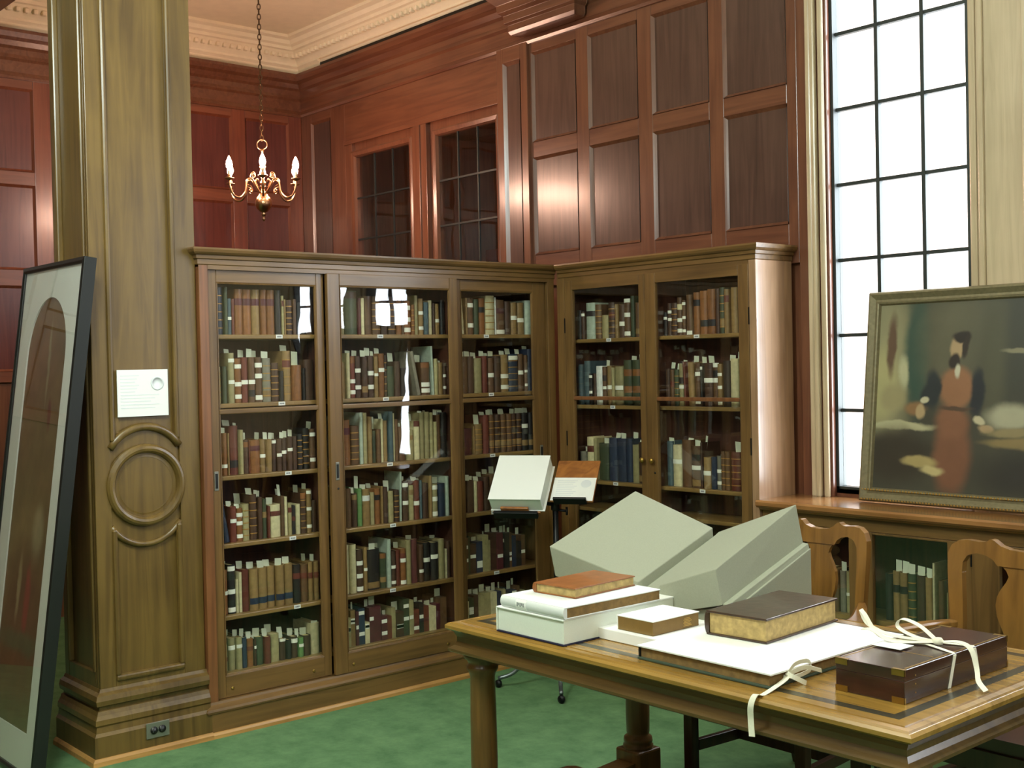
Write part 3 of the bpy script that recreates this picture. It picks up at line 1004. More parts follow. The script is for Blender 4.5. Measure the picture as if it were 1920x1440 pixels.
def row(key, shelf, spec, u0, u1, z, fn, rot, depth, hs=1.0, fit=True):
    """a row of books from u0 to u1 along one shelf"""
    global nbooks
    toks = [TOK.match(t) for t in spec.split()]
    tot = sum(int(t.group(2)) for t in toks)
    ext = []
    for t in toks:
        a = [int(f[1:]) for f in FLG.findall(t.group(4) or '') if f[0] == 'l']
        ext.append(int(t.group(3)) / 1000 * math.sin(math.radians(abs(a[0]))) + .002 if a else 0)
    sc = (u1 - u0 - sum(ext)) / tot
    u = u0
    idx = 0
    for t, ex in zip(toks, ext):
        c, w, h, fl = t.group(1), int(t.group(2)) * sc, int(t.group(3) or 0) / 1000 * hs, FLG.findall(t.group(4) or '')
        if c == '_':
            u += w
            continue
        idx += 1
        rnd = random.Random(nbooks * 13 + 5)
        gap = min(.003, w * .10)
        bw = w - gap
        d = depth * rnd.uniform(.72, .95)
        lean = 0
        bands = []
        feat = ''
        for f in fl:
            if f[0] == 'l':
                lean = math.radians(int(f[1:]))
            if f == 'b':
                bands = [h * q for q in (.14, .31, .48, .65, .82)]
        mb, ro = book_mesh(bw, h, d, bands)
        nw = len([f for f in fl if f[0] == 'w'])
        tp = [f for f in fl if f[0] == 't']
        ps = [f for f in fl if f[0] == 'p']
        if tp:
            feat = ' with %s patch' % PAL[tp[0][1]][0]
        elif nw:
            feat = ' with white label' if nw == 1 else ' with white labels'
        elif bands:
            feat = ' with gilt bands'
        elif ps:
            feat = ' with paper slip'
        o = mb.build('book', [BM[c], GILT], None, local=True)
        ORG[o.name] = Vector()
        ref, door = REFS[key]
        tag(o, '%s book%s, %s %s, %s shelf, %s' % (PAL[c][0], feat, ORD[idx - 1], ref, SHN[shelf], door), 'book',
            'books on the %s shelf behind the %s' % (SHN[shelf], door))
        dy = rnd.uniform(0, .012)
        px = u + w / 2
        p = fn(px, dy, z + .0005)
        o.location = p
        if lean:
            px2 = u + w / 2 + (ex if lean > 0 else 0)
            o.rotation_mode = 'XYZ'
            mt = Matrix.Rotation(rot, 4, 'Z') @ Matrix.Rotation(-lean, 4, 'Y')
            o.rotation_euler = mt.to_euler()
            o.location = fn(px2, dy, z + .0005 + bw / 2 * math.sin(abs(lean)))
        else:
            o.rotation_euler = (0, 0, rot)
        t_ = min(.003, bw * .18)
        pg = MB()
        pg.box(-bw / 2 + t_, bw / 2 - t_, ro * .9, d - .004, .002, h - .004)
        pg.build('page_block', M['cream'] if rnd.random() < .6 else M['pagesd'], o, local=True)
        for f in fl:
            if f[0] == 'w':
                q = h * int(f[1:]) / 100
                hh = min(.011, max(.007, bw * .30))
                patch(bw, ro, max(.001, q - hh), min(h - .001, q + hh), .0012).build('spine_label', SPL, o, local=True)
            elif f[0] == 't':
                q = h * int(f[2:]) / 100
                hh = h * .075
                patch(bw, ro, max(.001, q - hh), min(h, q + hh), .0007, .98).build('title_patch', BM[f[1]], o, local=True)
            elif f[0] == 'p':
                ph = int(f[1:]) / 1000
                m = MB()
                sw = max(.012, min(.034, bw * .85))
                sx = rnd.uniform(-.12, .12) * bw
                sy = d * rnd.uniform(.15, .5)
                tl = rnd.uniform(-.004, .004)
                ty = rnd.uniform(-.006, .012)
                m.hexa([(sx - sw / 2, sy, h - .03), (sx + sw / 2, sy, h - .03), (sx + sw / 2, sy + .0005, h - .03), (sx - sw / 2, sy + .0005, h - .03),
                        (sx - sw / 2 + tl, sy + ty, h + ph), (sx + sw / 2 + tl, sy + ty, h + ph - .003), (sx + sw / 2 + tl, sy + ty + .0005, h + ph - .003), (sx - sw / 2 + tl, sy + ty + .0005, h + ph)])
                m.build('paper_slip', SLIP, o, local=True)
        u += w + ex
        nbooks += 1


D1 = ['N45x215w20w82 U145x212b G55x212 S60x162w45 R45x160 O130x205tM72 O140x205tM72 T130x205tM72 O95x205tM72 O130x205tM72 K100x205 L35x180tR80 T30x163 N110x160b B60x165 K160x150 N100x190',
      'L55x160b L75x163bp30 G70x165p28 _30 L90x225w85w42p20 O100x200w82w42w14 R100x205p35w45 B100x205p40w45tK20 B110x205p32w82w58w10 Y130x200p32tT18b N120x178b K60x140 T130x232tR75bp28 O150x165p65 K40x150 N150x190',
      'L110x215w46w13p25 O90x190w22p25 T25x188 R150x220tK22p26 L60x200p32 N90x155p32tO85 R15x150 O165x150tM75 T90x150w50p32 T85x150p32 N75x148w92p30 N85x148w50p28 N85x150w57p28 N85x152w63p30 N85x155p32 K90x165b K110x190b B100x185w22w86p35',
      'U120x178l9p18 R100x160w60p22 O100x150w80w55w16p18 L120x165p45b N120x205bp28 N70x190p32 G80x180p35tT60 R40x145 C190x150tR72p30 B60x185p52 C50x180p32 L65x150tR78p28 K70x135tR55p10 C80x140 N100x190tO93bp35 T90x205w93w55w15p26 N90x150p48',
      'U60x210 O90x200w48 K110x220w92w45w8p8 C40x150 C45x180 R110x190p32 T130x188tU22p28 T130x188tU22p30 T130x188tU22p28 T130x188tU22p30 T130x190tU22p30 K120x180tR70 B120x175tR70 T80x182tR65p32 T80x182tR65p32',
      'L140x118tR45p38 L110x145w70p28 L90x145w72p28 U80x138p36 O100x128tR65p28 N30x122w70p18 G130x128p36 R100x124tR85p32 L150x128p36 N100x100w95p50 K80x90p46 N110x100w80p32 E80x90w60p36 N130x95p32 C150x145p8']
D2 = ['Y150x218 L60x212 G200x212tN90 M40x178 C50x178 B120x188 B130x188b N110x188 N120x188b O90x188 B40x182 O110x168w80w45w14 O50x150b L60x198 T80x182w60w18 S80x164 C70x174 N40x160 T80x158w45 K80x178',
      'K100x182btT18p32 T110x174p35 C60x218 R90x204tO90w40w14p28 N90x204w65w25p28 N90x200p32tT20 N100x204w58w25p40 T60x200p28w55 O90x214w62p28 N40x205b G120x150p28 N100x174p44 K130x140 Y60x225l11 _10 B140x168tO90w32w14p38 P35x248l2 L70x184p22 T80x164p12 N50x160w60w22p10',
      'W115x238p18 O120x218tM75p20 B120x188b P50x250 L60x248 T60x228p22 G60x158p22 B60x164p62 C40x214 T65x204p36 S70x248 C25x238 B50x208 B110x170p18 L105x150tT75p28 C85x194tR93p36 L75x234p10 L80x236 L50x232p12 L50x184 B70x218p28 K90x230p14',
      'C165x203 B90x188p32 N80x163p28tT88 E70x184p60 T110x178tW75p22 L70x158p18 O85x174tK75p22 T30x184 N70x178p18 L100x154p52 N80x158b P30x246l-1 N90x198w90w45p22 L75x174tT80p22 R95x194tR60w42p18 S40x194p18 N100x178p22 T45x212 L100x168w90w55w10p32 U110x168p32 P60x202',
      'U110x215p25 C90x236 C90x236 N90x208w68w38w8p14 T50x215w50 K190x200p28tT12 G90x172tO93tT25p44 P60x238 N70x178w55w12p28 R65x178 O85x182tR80w68w8p28 L75x220 M110x220p18 N70x188w30 K110x196w55 K120x192w62 L100x202p14 C20x150 N60x188']
D3 = ['C50x160 C100x186l4 T40x190 B130x192w80w25 G90x186 O120x192tK68 C170x206b W25x198 B170x186tM68w8 N110x178 T120x173w52 T140x173w45 P160x186',
      'O110x205p32 B110x193p28 N120x193p28 L150x183p32 R100x194p28 B110x183w50p28 N120x193p28 T150x200w42w13p22 U180x202w90bp32 B100x202w50p28 B60x196w55w17 U130x228p18',
      'L90x138p30 M200x138p24 T30x148 T140x158bp50 R110x203p18 B100x203bp26tT25 N100x203bp28tT25 B100x203bp26tT25 B100x203bp28tT25 N100x203bp26tT25 N100x203bp28tT25 K120x203w65p26tT20 K120x203p26tT20',
      'B120x163p28 N100x168p28 C50x163p24 R90x158p24 N80x178p24 B90x188p24 B90x188p36 _500']
R1 = ['K90x158 N70x150w88 P180x195tK70 B120x183b L130x124 N120x188tR65b T60x178 N110x174w42 B110x203w95w58w10 G70x215 B90x178tT17 S60x208 B80x208 M100x203b',
      'S110x218 S130x236 K70x168w90w40 N60x168p22 W140x208 B80x203tK70w45p36 T100x208w45 L60x198 L160x203w45 G160x236tO72tO35p22 G160x236tO72tO35p28 U90x236p28 N90x216w55 K90x206',
      'Y120x148p24 C150x228tR72 L60x222 G180x198p28 U150x228p26 U160x228p28 U100x228p32 L110x198p22 N120x212p18tT12 C20x150 X150x178p28']
R2 = ['K70x118w75 N80x163w73w50 N130x163b B100x188tC75w40w12 B70x173w90w50w12 B110x198w5 O130x208tK75 O150x213tK25 O150x218tK25 N80x218 G95x222tT22b T90x212tR78 T130x218 K90x222 M70x212b G90x198w95w48w15',
      'N90x188p32 B80x183tR60p30 G90x183p28b L90x213tK60w45p18 R35x222l3 T110x218l2p32 B100x213w75w10p32 K40x198w95 N160x213w60p36 B110x213w95w60tK75 T80x208w75w45w8 K130x222p28 C140x232p32 L100x228p22 L130x188',
      'S120x226p18 C180x208w60 B180x236p8 B180x208tK72w48tT12p28 N40x226p32 T140x154w50 U100x158p14 Y90x164w55w20p18 B70x188b B90x188b R170x188bp48 L150x198p18 M90x198w75w50w22p22']
fL_ = lambda u, d, z: (XF - .068 - d, u, z)
fR_ = lambda u, d, z: (u, YF + .066 + d, z)
for key, rows, (u0, u1) in (('D1', D1, (2.478, 3.000)), ('D2', D2, (3.094, 3.788)), ('D3', D3, (3.846, 4.40))):
    for k, sp in enumerate(rows):
        row(key, k, sp, u0, u1, SZ[k], fL_, PI / 2, .19)
for key, rows, (u0, u1) in (('R1', R1, (-4.712, -4.150)), ('R2', R2, (-4.082, -3.53))):
    for k, sp in enumerate(rows):
        row(key, k, sp, u0, u1, RZS[k], fR_, 0, .16)
fS_ = lambda u, d, z: (u, fs + .075 + d, z)
row('S1', 0, 'N200x190 K200x210 N100x190 B100x190 Y70x185p40 L50x185w45 K110x185w75w25p35', -3.37, -2.985, .46, fS_, 0, .14)
row('S2', 0, 'K100x200 T100x215tK65p48 T105x212tK65p48 G110x212p42b N120x210p38 T90x205p38 C30x268 _50 B80x200 L110x150p45 K120x215', -2.862, -2.50, .46, fS_, 0, .14)
row('S3', 0, 'N110x205p38 B100x195p30 K120x210', -2.30, -2.12, .46, fS_, 0, .14)

# what the photo hardly shows of the lowest shelves: one object for the remainder
rest = MB()
rr = random.Random(3)
PK = 'KNBTRGUCLM'
jobs = [(3.106, 3.79, SZ[5], 'L', .10, .185), (3.85, 4.33, SZ[4], 'L', .13, .20), (3.85, 4.33, SZ[5], 'L', .11, .15), (-4.70, -4.15, RZS[4], 'R', .12, .17)]
for u0, u1, z, kd, h0, h1 in jobs:
    u = u0
    while u < u1 - .05:
        w = rr.uniform(.016, .044)
        h = rr.uniform(h0, h1)
        mi = rr.randrange(len(PK))
        a = .07 + rr.uniform(0, .01)
        if kd == 'L':
            rest.box(XF - a - .15, XF - a, u, u + w - .001, z, z + h, mi)
            if rr.random() < .8:
                rest.box(XF - a - .05, XF - a - .0495, u + .003, u + w - .005, z + h - .01, z + h + rr.uniform(.02, .045), 10)
            for q in range(rr.choice((0, 0, 1, 2))):
                zz = z + h * rr.uniform(.15, .85)
                rest.box(XF - a, XF - a + .001, u + .001, u + w - .003, zz, zz + .018, 11)
        else:
            rest.box(u, u + w - .001, YF + a, YF + a + .15, z, z + h, mi)
            rest.box(u + .003, u + w - .005, YF + a + .05, YF + a + .0505, z + h - .01, z + h + .03, 10)
        u += w
o = rest.build('shelved_books', [BM[c] for c in PK] + [SLIP, SPL], None)
o['kind'] = 'stuff'
o['label'] = 'remaining old books with paper slips on the lowest shelves'
o['category'] = 'books'
print('BOOKS', nbooks)

# ================================================================== LIBRARY TABLE
TX0, TX1, TY0, TY1, TZ = -3.12, -1.43, 2.39, 3.32, .76
tb = thing('library_table', 'oak library table with dark inlaid border and turned column legs', 'table', ((TX0 + TX1) / 2, (TY0 + TY1) / 2, 0))
rect = [(TX0, TY0), (TX1, TY0), (TX1, TY1), (TX0, TY1)]
m = MB()
m.sweep(rect, [(-.0602, .76), (-.040, .76), (-.038, .7555), (-.034, .7555), (-.032, .7595), (-.017, .7575), (-.014, .753), (-.010, .753), (-.007, .7545), (.0, .748), (.0, .738), (-.008, .732), (-.016, .7285), (-.0602, .728)], True)
m.build('edge_moulding', M['table'], tb)
B('tabletop', M['table'], tb, TX0 + .06, TX1 - .06, TY0 + .06, TY1 - .06, .728, .7600)
I0 = .075
I1 = .105
for q in ((TX0 + I0, TX1 - I0, TY0 + I0, TY0 + I1), (TX0 + I0, TX1 - I0, TY1 - I1, TY1 - I0), (TX0 + I0, TX0 + I1, TY0 + I1, TY1 - I1), (TX1 - I1, TX1 - I0, TY0 + I1, TY1 - I1)):
    B('inlay_band', M['inlay'], tb, q[0], q[1], q[2], q[3], .756, .7603)
m = MB()
m.sweep(rect, [(-.05, .729), (-.018, .729), (-.022, .722), (-.028, .71), (-.028, .695), (-.022, .682), (-.012, .676), (-.006, .672), (-.006, .664), (-.012, .660), (-.05, .660)], True)
m.build('apron', M['apron'], tb)
B('under_frame', M['table_d'], tb, TX0 + .03, TX1 - .03, TY0 + .03, TY1 - .03, .664, .729)
LEG = [(.055, .66), (.062, .655), (.062, .640), (.050, .630), (.046, .618), (.052, .612), (.052, .600), (.045, .590), (.041, .575), (.043, .45), (.0445, .30),
       (.043, .235), (.040, .222), (.052, .214), (.054, .200), (.050, .192), (.056, .186), (.056, .170), (.05, .165)]
for i, lx in enumerate((TX0 + .075, TX1 - .075)):
    for ly in (TY0 + .095, TY1 - .10):
        m = MB()
        m.lathe(LEG[::-1], (lx, ly, 0), 20)
        l_ = m.build('leg', M['table_d'], tb)
        m = MB()
        m.box(lx - .06, lx + .06, ly - .06, ly + .06, .0, .175)
        m.build('base_block', M['table_d'], l_, bevel=.008)
    m = MB()
    ya, yb = TY0 + .155, TY1 - .16
    ym = (ya + yb) / 2
    pts = [(ya, .03), (yb, .03), (yb, .135), (ym + .15, .125), (ym + .09, .16), (ym + .04, .172), (ym - .04, .172), (ym - .09, .16), (ym - .15, .125), (ya, .135)]
    m.prism(pts, lambda a, b, c: (lx + c, a, b), -.04, .04)
    m.build('foot_rail', M['table_d'], tb, bevel=.006)
m = MB()
m.box(TX0 + .115, TX1 - .115, (TY0 + TY1) / 2 - .03, (TY0 + TY1) / 2 + .03, .05, .13)
m.build('stretcher', M['table_d'], tb, bevel=.006)


def flat_book(root, w, d, h, cover, pages, spine='left', board=.004, over=.004, round_=True):
    """a book lying flat, local coords: x 0..w, y 0..d, z 0..h; spine along one side"""
    t = board
    m = MB()
    m.box(0, w, 0, d, h - t, h)
    m.build('upper_cover', cover, root, local=True, bevel=.0015)
    m = MB()
    m.box(0, w, 0, d, 0, t)
    m.build('lower_cover', cover, root, local=True, bevel=.0015)
    x0, x1, y0, y1 = over, w - over, over, d - over
    sp = [(math.cos(PI / 2 + PI * i / 6) * .010, h / 2 + math.sin(PI / 2 + PI * i / 6) * h / 2 * .98) for i in range(7)]
    m = MB()
    if spine == 'left':
        x0 = .004
        m.prism(sp + [(.006, 0.001), (.006, h - .001)], lambda a, b, c: (a + .003, c, b), 0.001, d - .001, smooth=True)
    elif spine == 'back':
        y1 = d - .004
        m.prism(sp + [(.006, 0.001), (.006, h - .001)], lambda a, b, c: (c, d - .003 - a, b), 0.001, w - .001, smooth=True)
    else:
        y0 = .004
        m.prism(sp + [(.006, 0.001), (.006, h - .001)], lambda a, b, c: (c, a + .003, b), 0.001, w - .001, smooth=True)
    m.build('spine', cover, root, local=True)
    m = MB()
    m.box(x0, x1, y0, y1, t, h - t)
    m.build('page_block', pages, root, local=True)


# stack near the corner: box, white book, small brown book
bx = thing('clamshell_box', 'large white cloth clamshell box at the bottom of the stack on the table corner', 'box', (-2.885, 2.415, TZ + .001))
w, d, h = .307, .505, .078
m = MB(); m.box(0, w, 0, d, 0, .004); m.build('base_board', M['navy'], bx, local=True)
m = MB(); m.box(.005, w - .003, .005, d - .004, .004, h - .005); m.build('tray', M['whitebox'], bx, local=True, bevel=.001)
m = MB(); m.box(0, w, 0, d, h - .005, h); m.build('lid', M['white'], bx, local=True, bevel=.0012)
m = MB(); m.box(-.001, .004, 0, d, .002, h - .001); m.build('box_spine', M['whitebox'], bx, local=True, bevel=.001)
wb_ = thing('book', 'white paper covered book with spine sticker in the middle of the table stack', 'book', (-2.868, 2.425, TZ + .0795), -.02)
flat_book(wb_, .295, .41, .036, plain('white_book_cover', (222, 224, 222), .7), M['pagesd'], 'front', over=.003)
m = MB()
m.prism([(math.cos(PI / 2 + PI * i / 6) * .0105, .018 + math.sin(PI / 2 + PI * i / 6) * .0178) for i in range(1, 6)] + [(-.004, .005), (-.004, .030)], lambda a, b, c: (c, a + .0025, b), .075, .125)
st = m.build('spine_sticker', M['white'], wb_, local=True)
q = MB()
for i in range(5):
    q.box(.083 + i * .007, .087 + i * .007, -.0085, -.0079, .013 + (i % 2) * .004, .025)
q.build('lettering', M['ink'], st, local=True)
sb = thing('book', 'small brown leather book lying on top of the white book', 'book', (-2.822, 2.520, TZ + .116), .06)
flat_book(sb, .178, .285, .032, M['leather'], M['pages'], 'left')

# thin white board and the little slip case on it
wbd = tag(B('folder', M['white'], None, -2.602, -2.32, 2.565, 2.86, TZ + .001, TZ + .034, bevel=.002), 'thin white paper folder lying under the small brown slipcase', 'folder')
wbd.data.transform(Matrix.Identity(4))
sc_ = thing('slipcase', 'small brown slipcase with white top standing on the white folder', 'box', (-2.522, 2.585, TZ + .035))
m = MB(); m.box(.004, .145, 0, .205, 0, .040); m.build('case_body', M['leathert'], sc_, local=True, bevel=.001)
m = MB(); m.box(0, .147, -.001, .206, .040, .0425); m.build('top_board', M['white'], sc_, local=True)
m = MB(); m.box(0, .004, 0, .205, 0, .041); m.build('paper_edge', M['white'], sc_, local=True)
m = MB()
for i in range(6):
    m.box(.145, .1456, .135 + .004 * (i % 2), .172 - .004 * (i % 3), .007 + i * .0045, .0095 + i * .0045)
m.build('gilt_lettering', M['gold'], sc_, local=True)

# portfolio
pf = thing('portfolio', 'wide white portfolio with dark edges and cotton ties under the old dark book', 'portfolio', (-2.325, 2.462, TZ + .001))
w, d = .462, .62
m = MB(); m.box(.002, w - .004, -.002, d, 0, .006); m.build('lower_board', M['greenb'], pf, local=True, bevel=.0015)
m = MB(); m.box(.006, w - .012, .008, d - .01, .006, .034); m.build('leaf_block', M['pagesd'], pf, local=True)
m = MB(); m.box(0, .008, .004, d, .004, .036); m.build('hinge_strip', M['blackmetal'], pf, local=True, bevel=.002)
m = MB(); m.box(0, w, 0, d, .034, .039); m.build('upper_board', M['white'], pf, local=True, bevel=.001)


def ribbon(name, pts, wid, mat, parent, side=Vector((0, 1, 0)), local=True):
    """a flat tape following pts; side gives its width direction (per point list or one vector)"""
    m = MB()
    P = [Vector(p) for p in pts]
    n = len(P)
    V = []
    for i, p in enumerate(P):
        s = side[i] if isinstance(side, list) else side
        s = Vector(s).normalized()
        t = (P[min(i + 1, n - 1)] - P[max(i - 1, 0)]).normalized()
        nn = s.cross(t)
        if nn.length < 1e-4:
            nn = Vector((0, 0, 1))
        nn.normalize()
        for a, b in ((-1, -1), (1, -1), (1, 1), (-1, 1)):
            V.append(p + s * a * wid / 2 + nn * b * .0006)
    fs_ = []
    for i in range(n - 1):
        for j in range(4):
            fs_.append((i * 4 + j, i * 4 + (j + 1) % 4, i * 4 + 4 + (j + 1) % 4, i * 4 + 4 + j))
    fs_ += [(3, 2, 1, 0), tuple((n - 1) * 4 + j for j in range(4))]
    m.add(V, fs_, 0)
    return m.build(name, mat, parent, local=local)


def curve(pts, n=8):
    """Catmull-Rom through pts"""
    P = [Vector(p) for p in pts]
    P = [P[0] * 2 - P[1]] + P + [P[-1] * 2 - P[-2]]
    out = []
    for i in range(1, len(P) - 2):
        for k in range(n):
            t = k / n
            a, b, c, e = P[i - 1], P[i], P[i + 1], P[i + 2]
            out.append(.5 * ((2 * b) + (c - a) * t + (2 * a - 5 * b + 4 * c - e) * t * t + (3 * b - a - 3 * c + e) * t ** 3))
    out.append(P[-2])
    return out


# tie on the near corner of the portfolio (right edge): knot, two loops, a tail over the table edge
KX, KY, KZ = w - .004, .07, .024
ribbon('tie', curve([(KX, KY, KZ), (KX + .02, KY + .01, KZ + .03), (KX + .035, KY + .045, KZ + .034), (KX + .03, KY + .06, KZ + .008), (KX + .012, KY + .02, KZ - .006), (KX + .004, KY, KZ)]), .012, M['tape'], pf, Vector((.2, -.3, 1)))
ribbon('tie', curve([(KX, KY, KZ), (KX + .03, KY - .015, KZ + .004), (KX + .05, KY + .01, KZ - .012), (KX + .03, KY + .03, KZ - .018), (KX + .005, KY + .004, KZ)]), .012, M['tape'], pf, Vector((.1, .2, 1)))
ribbon('tie', curve([(KX, KY, KZ), (KX + .035, KY + .03, KZ + .02), (KX + .065, KY + .06, KZ + .012)]), .012, M['tape'], pf, Vector((0, -.3, 1)))
ribbon('tie', curve([(KX, KY, KZ), (KX + .014, KY - .03, KZ - .006), (KX + .012, -.045, -.002 + .0), (KX + .008, -.070, .002), (KX + .004, -.084, -.022), (KX - .0, -.080, -.06), (KX + .006, -.084, -.10)]), .017, M['tape'], pf, Vector((1, .1, .1)))
m = MB()
m.lathe([(0, -.008), (.008, -.004), (.009, .003), (0, .008)], (KX + .006, KY, KZ + .002), 8)
m.build('knot', M['tape'], pf, local=True)

# old thick book on the portfolio
ob = thing('book', 'thick old book in worn dark leather lying on the white portfolio', 'book', (-2.268, 2.695, TZ + .041), .075)
flat_book(ob, .205, .39, .07, M['leatherd'], M['pages'], 'left', board=.006, over=.006)
m = MB()
for i in range(5):
    q = .05 + i * .072
    m.prism([(math.cos(PI / 2 + PI * k / 6) * .013, .035 + math.sin(PI / 2 + PI * k / 6) * .036) for k in range(7)], lambda a, b, c: (a + .003, c, b), q, q + .008, smooth=True)
m.build('raised_band', M['leatherd'], ob, local=True)

# mahogany box with brass corners, tied with tape
mb_ = thing('wooden_box', 'flat mahogany box with brass corners tied with white cotton tape', 'box', (-1.750, 2.577, TZ + .001), 0)
w, d, h = .192, .51, .082
m = MB(); m.box(0, w, 0, d, 0, .054); m.build('box_body', M['mahog'], mb_, local=True, bevel=.0015)
m = MB(); m.box(0, w, 0, d, .0545, h); m.build('lid', M['mahog'], mb_, local=True, bevel=.0015)
for x in (0, 1):
    for z0, z1 in ((-.0004, .015), (h - .015, h + .0006)):
        for y in (0, 1):
            m = MB()
            xa, xb = (-.0008, .034) if x == 0 else (w - .034, w + .0008)
            ya, yb = (-.0010, .03) if y == 0 else (d - .03, d + .001)
            m.box(xa, xb, ya, ya + .0012 if y == 0 else yb, z0, z1) if y == 0 else m.box(xa, xb, yb - .0012, yb, z0, z1)
            xq = xa if x == 0 else xb - .0010
            m.box(xq, xq + .0010, ya if y == 0 else d - .004, .004 if y == 0 else yb, z0, z1)
            if z1 > h:
                m.box(xa, xb, ya, ya + .012, h - .0002, h + .0006) if y == 0 else m.box(xa, xb, yb - .012, yb, h - .0002, h + .0006)
            m.build('brass_corner', M['brass'], mb_, local=True)
m = MB()
for a, b, c_, e_ in ((.008, .012, .02, d - .02), (w - .012, w - .008, .02, d - .02), (.02, w - .02, d / 2 - .09, d / 2 - .086)):
    m.box(a, b, c_, e_, h - .0003, h + .0004)
m.build('brass_inlay', M['brass'], mb_, local=True)
for z in (.02, .041, .062):
    m = MB()
    m.lathe([(.002, 0), (.002, .001), (0, .0014)], (w, .05, z), 8, ax='x')
    m.build('brass_pin', M['brass'], mb_, local=True)
T1, T2 = .235, .335
for ty, sl in ((T1, -.018), (T2, .012)):
    ribbon('tape_band', [(w + .001, ty + sl * 1.6, .0), (w + .0012, ty + sl * .8, .04), (w + .001, ty, h - .004), (w - .004, ty, h + .0016), (w / 2, (T1 + T2) / 2 + (ty - .285) * .35, h + .004), (.004, ty, h + .0016), (-.001, ty, h - .004), (-.001, ty, 0)],
           .014, M['tape'], mb_, Vector((0, 1, 0)))
BX, BYY, BZ = w * .62, .285, h + .010
m = MB()
m.lathe([(0, -.010), (.012, -.006), (.015, .002), (.010, .010), (0, .012)], (BX, BYY, BZ), 10)
m.build('bow_knot', M['tape'], mb_, local=True)
ribbon('bow_loop', curve([(BX, BYY, BZ), (BX - .06, BYY + .015, BZ + .03), (BX - .115, BYY + .02, BZ + .04), (BX - .125, BYY + .015, BZ + .018), (BX - .07, BYY + .005, BZ + .002), (BX, BYY, BZ)]), .015, M['tape'], mb_, Vector((.1, 1, .15)))
ribbon('bow_loop', curve([(BX, BYY, BZ), (BX - .11, BYY - .03, BZ + .004), (BX - .185, BYY - .03, BZ + .022), (BX - .215, BYY - .02, BZ + .055), (BX - .195, BYY - .035, BZ + .05), (BX - .13, BYY - .045, BZ - .002), (BX, BYY, BZ)]), .015, M['tape'], mb_, Vector((.1, 1, .2)))
ribbon('tape_end', curve([(BX, BYY, BZ), (BX + .05, BYY + .01, BZ + .006), (w + .012, BYY + .01, h + .003), (w + .035, BYY - .005, h - .04), (w + .055, BYY - .035, .02), (w + .085, BYY - .055, .004)]), .016, M['tape'], mb_, Vector((.3, 1, .2)))
ribbon('tape_end', curve([(BX, BYY, BZ), (BX - .09, BYY - .065, BZ - .002), (BX - .15, BYY - .07, BZ + .02), (BX - .20, BYY - .04, BZ + .01)]), .015, M['tape'], mb_, Vector((0, 1, .2)))
m = MB(); m.box(.002, .085, .16, .225, h + .004, h + .0052); m.build('paper_tag', M['white'], mb_, local=True)

# ================================================================== BOOK CRADLE
cr = thing('book_cradle', 'large grey green cloth book cradle with two sloping wings on the table', 'book cradle', (-2.72, 3.08, TZ))
yn, yf = 2.905, 3.285


def wing(name, A, G, Bf, Gf, th, mat, parent, lower=None):
    """a slab whose top face is A (outer near), G (gutter near), Gf, Bf"""
    A, G, Bf, Gf = map(Vector, (A, G, Bf, Gf))
    n = (G - A).cross(Bf - A).normalized()
    if n.z > 0:
        n = -n
    m = MB()
    m.hexa([A + n * th, G + n * th, Gf + n * th, Bf + n * th, A, G, Gf, Bf])
    return m.build(name, mat, parent, bevel=.004)


def block(name, pts, bevel=.003):
    m = MB()
    m.hexa(pts)
    return m.build(name, M['cradle'], cr, bevel=bevel)


block('wing_panel', [(-3.138, yn, .838), (-2.728, yn, .772), (-2.722, yf, .915), (-3.122, yf + .02, 1.0),
                     (-3.165, yn, .942), (-2.735, yn, .866), (-2.726, yf, 1.008), (-3.151, 3.344, 1.105)])
block('wing_panel', [(-2.625, yn, .775), (-2.379, yn, .837), (-2.346, yf, .989), (-2.690, yf, .905),
                     (-2.640, yn, .866), (-2.405, yn, .947), (-2.372, yf, 1.117), (-2.700, yf, .996)])
block('gutter_strip', [(-2.735, yn + .004, .79), (-2.632, yn + .004, .79), (-2.69, yf - .004, .93), (-2.735, yf - .004, .93),
                       (-2.733, yn + .004, .832), (-2.640, yn + .004, .860), (-2.700, yf - .004, .992), (-2.726, yf - .004, .968)], .002)
block('wing_support', [(-2.64, yn + .015, TZ + .001), (-2.342, yn + .015, TZ + .001), (-2.318, yf + .002, TZ + .001), (-2.66, yf, TZ + .001),
                       (-2.64, yn + .015, .785), (-2.342, yn + .015, .828), (-2.318, yf + .002, .978), (-2.66, yf, .915)])
block('wing_support', [(-3.06, yn + .02, TZ + .001), (-2.74, yn + .02, TZ + .001), (-2.72, yf, TZ + .001), (-3.06, yf, TZ + .001),
                       (-3.06, yn + .02, .845), (-2.74, yn + .02, .782), (-2.72, yf, .920), (-3.06, yf, 1.01)])
block('ledge_strip', [(-2.380, yn + .004, .822), (-2.352, yn + .004, .822), (-2.322, yf + .001, .972), (-2.352, yf + .001, .972),
                      (-2.380, yn + .004, .842), (-2.356, yn + .004, .842), (-2.328, yf + .001, .992), (-2.352, yf + .001, .994)], .002)

